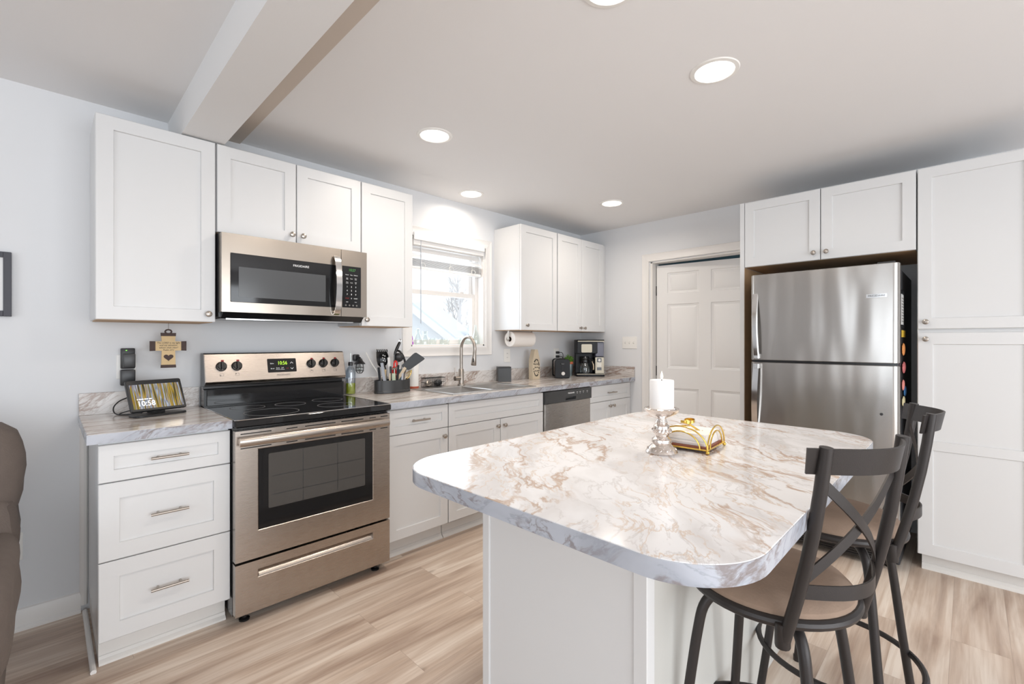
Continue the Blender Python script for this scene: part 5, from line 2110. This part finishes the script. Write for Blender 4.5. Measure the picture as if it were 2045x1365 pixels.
mb.prism(rrect(.064, .110, .062, .090, .002, 2), 0, .001, 0, Fq)
part('display', mb, 'black', t)
part('dial', MB().lathe([(.013, 0), (.013, .007), (.010, .009), (.001, .009)], .087, .0138, .160, 18, 'Y'), 'kick', t)
for z in (.132, .120, .108, .097):
    part('button', MB().box(.066, .108, .0125, .0150, z - .004, z + .003, .001), 'white', t)
part('warming_plate', MB().lathe([(.058, .026), (.058, .031), (.001, .031)], -.045, .062, 0, 28), 'dgrey', t)
# the carafe lifts out: a thing of its own
t2 = thing('coffee_carafe', 'glass coffee carafe with black handle inside the coffee maker', 'carafe', (3.160, -.320, .914), math.radians(-44.5), None, True)
cx_, cy_ = -.045, .062
part('glass_body', MB().lathe([(.050, .0315), (.054, .036), (.057, .07), (.052, .105), (.042, .135), (.040, .150)], cx_, cy_, 0, 28, cap1=False), 'clear', t2)
part('band', MB().lathe([(.0445, .128), (.0455, .130), (.043, .158), (.040, .160)], cx_, cy_, 0, 28, cap0=False, cap1=False), 'black', t2)
part('lid', MB().lathe([(.041, .155), (.043, .16), (.043, .185), (.036, .196), (.001, .198)], cx_, cy_, 0, 28), 'black', t2)
mb = MB().band(smooth([(cx_ + .030, cy_ - .036, .168), (cx_ + .055, cy_ - .050, .168), (cx_ + .066, cy_ - .058, .14), (cx_ + .072, cy_ - .060, .085), (cx_ + .066, cy_ - .058, .062)]), .016, .014, (-.71, -.71, 0))
part('handle', mb, 'black', t2)
mb = MB().band(smooth([(cx_ + .060, cy_ - .063, .150), (cx_ + .070, cy_ - .068, .12), (cx_ + .073, cy_ - .069, .085), (cx_ + .070, cy_ - .068, .068)]), .013, .003, (-.71, -.71, 0))
part('handle_inlay', mb, 'tagwood', t2, 'tan strip on the handle')

# paper towel under the far cabinet
RX, RY, RZ = 2.205, -.150, 1.279
t = thing('paper_towel_holder', 'metal paper towel holder screwed under the cabinet right of the window', 'towel holder', (2.34, RY, 1.25))
mb = MB()
for x in (2.196, 2.492):
    mb.box(x - .002, x + .002, RY - .008, RY + .008, RZ - .01, 1.351, .001)
mb.cyl((2.190, RY, RZ), (2.494, RY, RZ), .008, 12)
mb.lathe([(.018, 0), (.018, .004), (.008, .008), (.001, .008)], 2.1935, RY, RZ, 18, '-X')
mb.box(2.194, 2.494, RY - .02, RY + .02, 1.3485, 1.3515)
part('bracket', mb, 'nickel', t)
t = thing('paper_towel_roll', 'white paper towel roll hanging under the cabinet right of the window', 'paper towel', (2.34, RY, RZ - .065))
mb = MB()
rows = []
for r, x in ((.022, 2.212), (.062, 2.212), (.066, 2.215), (.066, 2.473), (.062, 2.476), (.022, 2.476)):
    rows.append((r, x))
mb.lathe([(r, x - 2.2) for r, x in rows], 2.2, RY, RZ, 40, 'X', cap0=False, cap1=False)
mb.lathe([(.022, .012), (.022, .276)], 2.2, RY, RZ, 24, 'X', cap0=False, cap1=False)
part('towel_sheets', mb, 'paper', t)
part('cardboard_core', MB().lathe([(.0215, .0125), (.0195, .0125), (.0195, .2755), (.0215, .2755)], 2.2, RY, RZ, 24, 'X', cap0=False, cap1=False), 'card', t, 'dark cardboard core')

# ---------------------------------------------------------------- blind and glassware in the window
t = thing('window_blind', 'white slat blind pulled most of the way up in the kitchen window', 'blind', (1.69, .03, 1.8))
bx0, bx1 = WX0 + .010, WX1 - .012
part('valance', MB().box(bx0, bx1 - .004, -.030, -.018, 2.018, 2.076, .003), 'blind', t)
part('headrail', MB().box(bx0 + .006, bx1 - .006, -.014, .045, 1.985, 2.03), 'blind', t)


def slat(z, tilt, y=.040):
    m_ = MB()
    c, s = math.cos(tilt), math.sin(tilt)
    sec = [(-.025, -.001), (0, .0018), (.025, -.001), (.025, .0005), (0, .0035), (-.025, .0005)]
    m_.loops([[(x, y + a * c - b * s, z + a * s + b * c) for a, b in sec] for x in (bx0 + .008, bx1 - .010)])
    return part('slat', m_, 'blind', t)


slat(1.962, math.radians(62))
slat(1.915, math.radians(48))
for k in range(11):
    slat(1.835 + k * .0052, math.radians(2))
part('bottom_rail', MB().box(bx0 + .008, bx1 - .010, .014, .066, 1.808, 1.830, .003), 'blind', t)
part('tilt_wand', MB().cyl((1.405, -.012, 2.02), (1.405, -.012, 1.395), .0035, 8), 'greyplastic', t)
for x in (1.43, 1.70, 1.93):
    mb = MB()
    for y in (.014, .066):
        mb.tube([(x, y, 2.0), (x, y, 1.815)], .0012, 5)
    lp = [(x + .020 * math.sin(2 * pi * i / 14), -.001 + .004 * math.cos(i), 1.835 + .022 * math.cos(2 * pi * i / 14)) for i in range(14)]
    mb.tube(lp, .0018, 5, True)
    part('lift_cord', mb, 'white', t)
GZ = WZ0 + .0125
GL = [('glass_bottle', 'tiny coloured perfume bottle at the far left of the window sill', 'bottle', 1.362, [(.010, 0), (.012, .004), (.012, .02), (.005, .028), (.005, .034), (.009, .04), (.007, .06), (.002, .072), (.001, .074)]),
      ('glass_bottle', 'clear round glass decanter second from the left on the window sill', 'bottle', 1.418, [(.026, 0), (.028, .01), (.028, .045), (.020, .07), (.010, .085), (.009, .10), (.014, .105), (.009, .12), (.001, .124)]),
      ('glass_vase', 'clear hourglass vase left of centre on the window sill', 'vase', 1.482, [(.025, 0), (.026, .01), (.022, .045), (.015, .07), (.013, .085), (.020, .103)]),
      ('glass_tumbler', 'short clear glass right of the hourglass vase on the window sill', 'glass', 1.552, [(.026, 0), (.028, .004), (.030, .05)]),
      ('glass_dish', 'wide low clear glass behind the faucet spout on the window sill', 'glass', 1.668, [(.036, 0), (.038, .004), (.040, .046)]),
      ('glass_tumbler', 'clear glass just right of the faucet spout on the window sill', 'glass', 1.845, [(.024, 0), (.026, .004), (.028, .052)]),
      ('glass_bottle', 'squat clear bottle second from the right on the window sill', 'bottle', 1.915, [(.024, 0), (.026, .006), (.026, .05), (.012, .07), (.011, .085)]),
      ('glass_bottle', 'tall clear bottle with a long neck at the right end of the window sill', 'bottle', 1.995, [(.032, 0), (.034, .01), (.030, .06), (.018, .10), (.010, .13), (.009, .165)])]
M['violet'] = plain('violet_glass', srgb(170, 70, 190), .15)
for i, (nm, lab, cat, x, pr) in enumerate(GL):
    y = .044
    t = thing(nm, lab, cat, (x, y, GZ))
    part('bottle_glass', MB().lathe(pr, x, y, GZ, 20, cap1=(i == 0)), 'violet' if i == 0 else 'clear', t)
    if i == 0:
        part('stopper', MB().lathe([(.004, .036), (.0075, .045), (.0055, .062), (.001, .076)], x, y - .0, GZ, 12), 'teal', t)

# ---------------------------------------------------------------- outside the window
fwv = Vector((.7129, .7013, 0))
rtv = Vector((.7013, -.7129, 0))
struct('ground', MB().box(-3, 40, .4, 40, -1.05, -1.0), 'ground')


def OUT(p, u, w):         # u across, w away
    return Vector((p[0], p[1], 0)) + rtv * u + fwv * w


B0 = (6.836, 6.62)        # right eave corner of the near house
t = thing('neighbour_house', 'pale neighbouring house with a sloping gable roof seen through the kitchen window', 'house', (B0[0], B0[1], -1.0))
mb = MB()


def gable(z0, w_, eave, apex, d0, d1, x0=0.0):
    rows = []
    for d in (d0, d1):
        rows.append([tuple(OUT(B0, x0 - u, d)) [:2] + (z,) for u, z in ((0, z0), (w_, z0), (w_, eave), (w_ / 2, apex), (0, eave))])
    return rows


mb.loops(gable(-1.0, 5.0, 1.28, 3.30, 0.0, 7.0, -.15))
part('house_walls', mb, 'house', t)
mb = MB()
for sg in (0, 1):
    pts = []
    for d in (-.35, 7.3):
        a = OUT(B0, .12 if not sg else -5.42, d)
        b_ = OUT(B0, -2.65, d)
        za, zb = 1.24, 3.46
        pts.append([(a.x, a.y, za), (b_.x, b_.y, zb), (b_.x, b_.y, zb + .12), (a.x, a.y, za + .12)])
    mb.loops(pts)
part('roof', mb, 'roof', t)
mb = MB()
a, b_ = OUT(B0, .12, -.37), OUT(B0, -2.65, -.37)
mb.loops([[(a.x, a.y, 1.10), (b_.x, b_.y, 3.30), (b_.x, b_.y, 3.5), (a.x, a.y, 1.31)], [(a.x + .04, a.y + .04, 1.10), (b_.x + .04, b_.y + .04, 3.30), (b_.x + .04, b_.y + .04, 3.5), (a.x + .04, a.y + .04, 1.31)]])
part('fascia_board', mb, 'house', t)
B1 = (8.9, 8.2)
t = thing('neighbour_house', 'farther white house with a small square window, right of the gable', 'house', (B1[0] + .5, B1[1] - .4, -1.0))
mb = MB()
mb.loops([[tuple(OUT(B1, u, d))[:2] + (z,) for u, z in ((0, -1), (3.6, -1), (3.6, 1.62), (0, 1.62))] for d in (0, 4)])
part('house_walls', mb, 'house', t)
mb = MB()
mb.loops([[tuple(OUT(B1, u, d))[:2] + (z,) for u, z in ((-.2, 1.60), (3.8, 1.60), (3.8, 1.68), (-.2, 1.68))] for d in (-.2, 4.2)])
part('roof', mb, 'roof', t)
a, b_ = OUT(B1, .50, -.02), OUT(B1, .74, -.02)
mb = MB()
mb.loops([[(a.x, a.y, 1.28), (b_.x, b_.y, 1.28), (b_.x, b_.y, 1.50), (a.x, a.y, 1.50)], [(a.x + .03, a.y + .03, 1.28), (b_.x + .03, b_.y + .03, 1.28), (b_.x + .03, b_.y + .03, 1.50), (a.x + .03, a.y + .03, 1.50)]])
part('window', mb, 'greyplastic', t)
t = thing('board_fence', 'pale board fence outside behind the window glassware', 'fence', (5.6, 4.6, -1.0))
mb = MB()
F0, F1 = Vector((3.8, 6.2, 0)), Vector((7.6, 3.2, 0))
for k in range(40):
    p = F0 + (F1 - F0) * (k / 40)
    q = F0 + (F1 - F0) * ((k + .92) / 40)
    nn = Vector((.03, .03, 0))
    zt = 1.16 + .02 * (k % 3 == 0)
    mb.loops([[tuple(c)[:2] + (z,) for c in (p, q, q + nn, p + nn)] for z in (-1, zt)])
part('board', mb, 'fence', t)


def tree(label, p, h, seed):
    t_ = thing('bare_tree', label, 'tree', (p[0], p[1], -1.0), group='bare trees outside the window')
    rn_ = random.Random(seed)
    m_ = MB()

    def br(a, d, l, r, lev):
        b_ = a + d * l
        m_.cyl(a, b_, r, 5, r * .65)
        if lev:
            for _ in range(4 if lev > 1 else 5):
                nd_ = (d + Vector((rn_.uniform(-.8, .8), rn_.uniform(-.8, .8), rn_.uniform(-.2, .6)))).normalized()
                br(a + d * l * rn_.uniform(.5, 1), nd_, l * rn_.uniform(.5, .75), r * .55, lev - 1)
    br(Vector((p[0], p[1], -1)), Vector((0, 0, 1)), h * .42, .12, 4)
    part('branches', m_, 'bark', t_, smooth=False)


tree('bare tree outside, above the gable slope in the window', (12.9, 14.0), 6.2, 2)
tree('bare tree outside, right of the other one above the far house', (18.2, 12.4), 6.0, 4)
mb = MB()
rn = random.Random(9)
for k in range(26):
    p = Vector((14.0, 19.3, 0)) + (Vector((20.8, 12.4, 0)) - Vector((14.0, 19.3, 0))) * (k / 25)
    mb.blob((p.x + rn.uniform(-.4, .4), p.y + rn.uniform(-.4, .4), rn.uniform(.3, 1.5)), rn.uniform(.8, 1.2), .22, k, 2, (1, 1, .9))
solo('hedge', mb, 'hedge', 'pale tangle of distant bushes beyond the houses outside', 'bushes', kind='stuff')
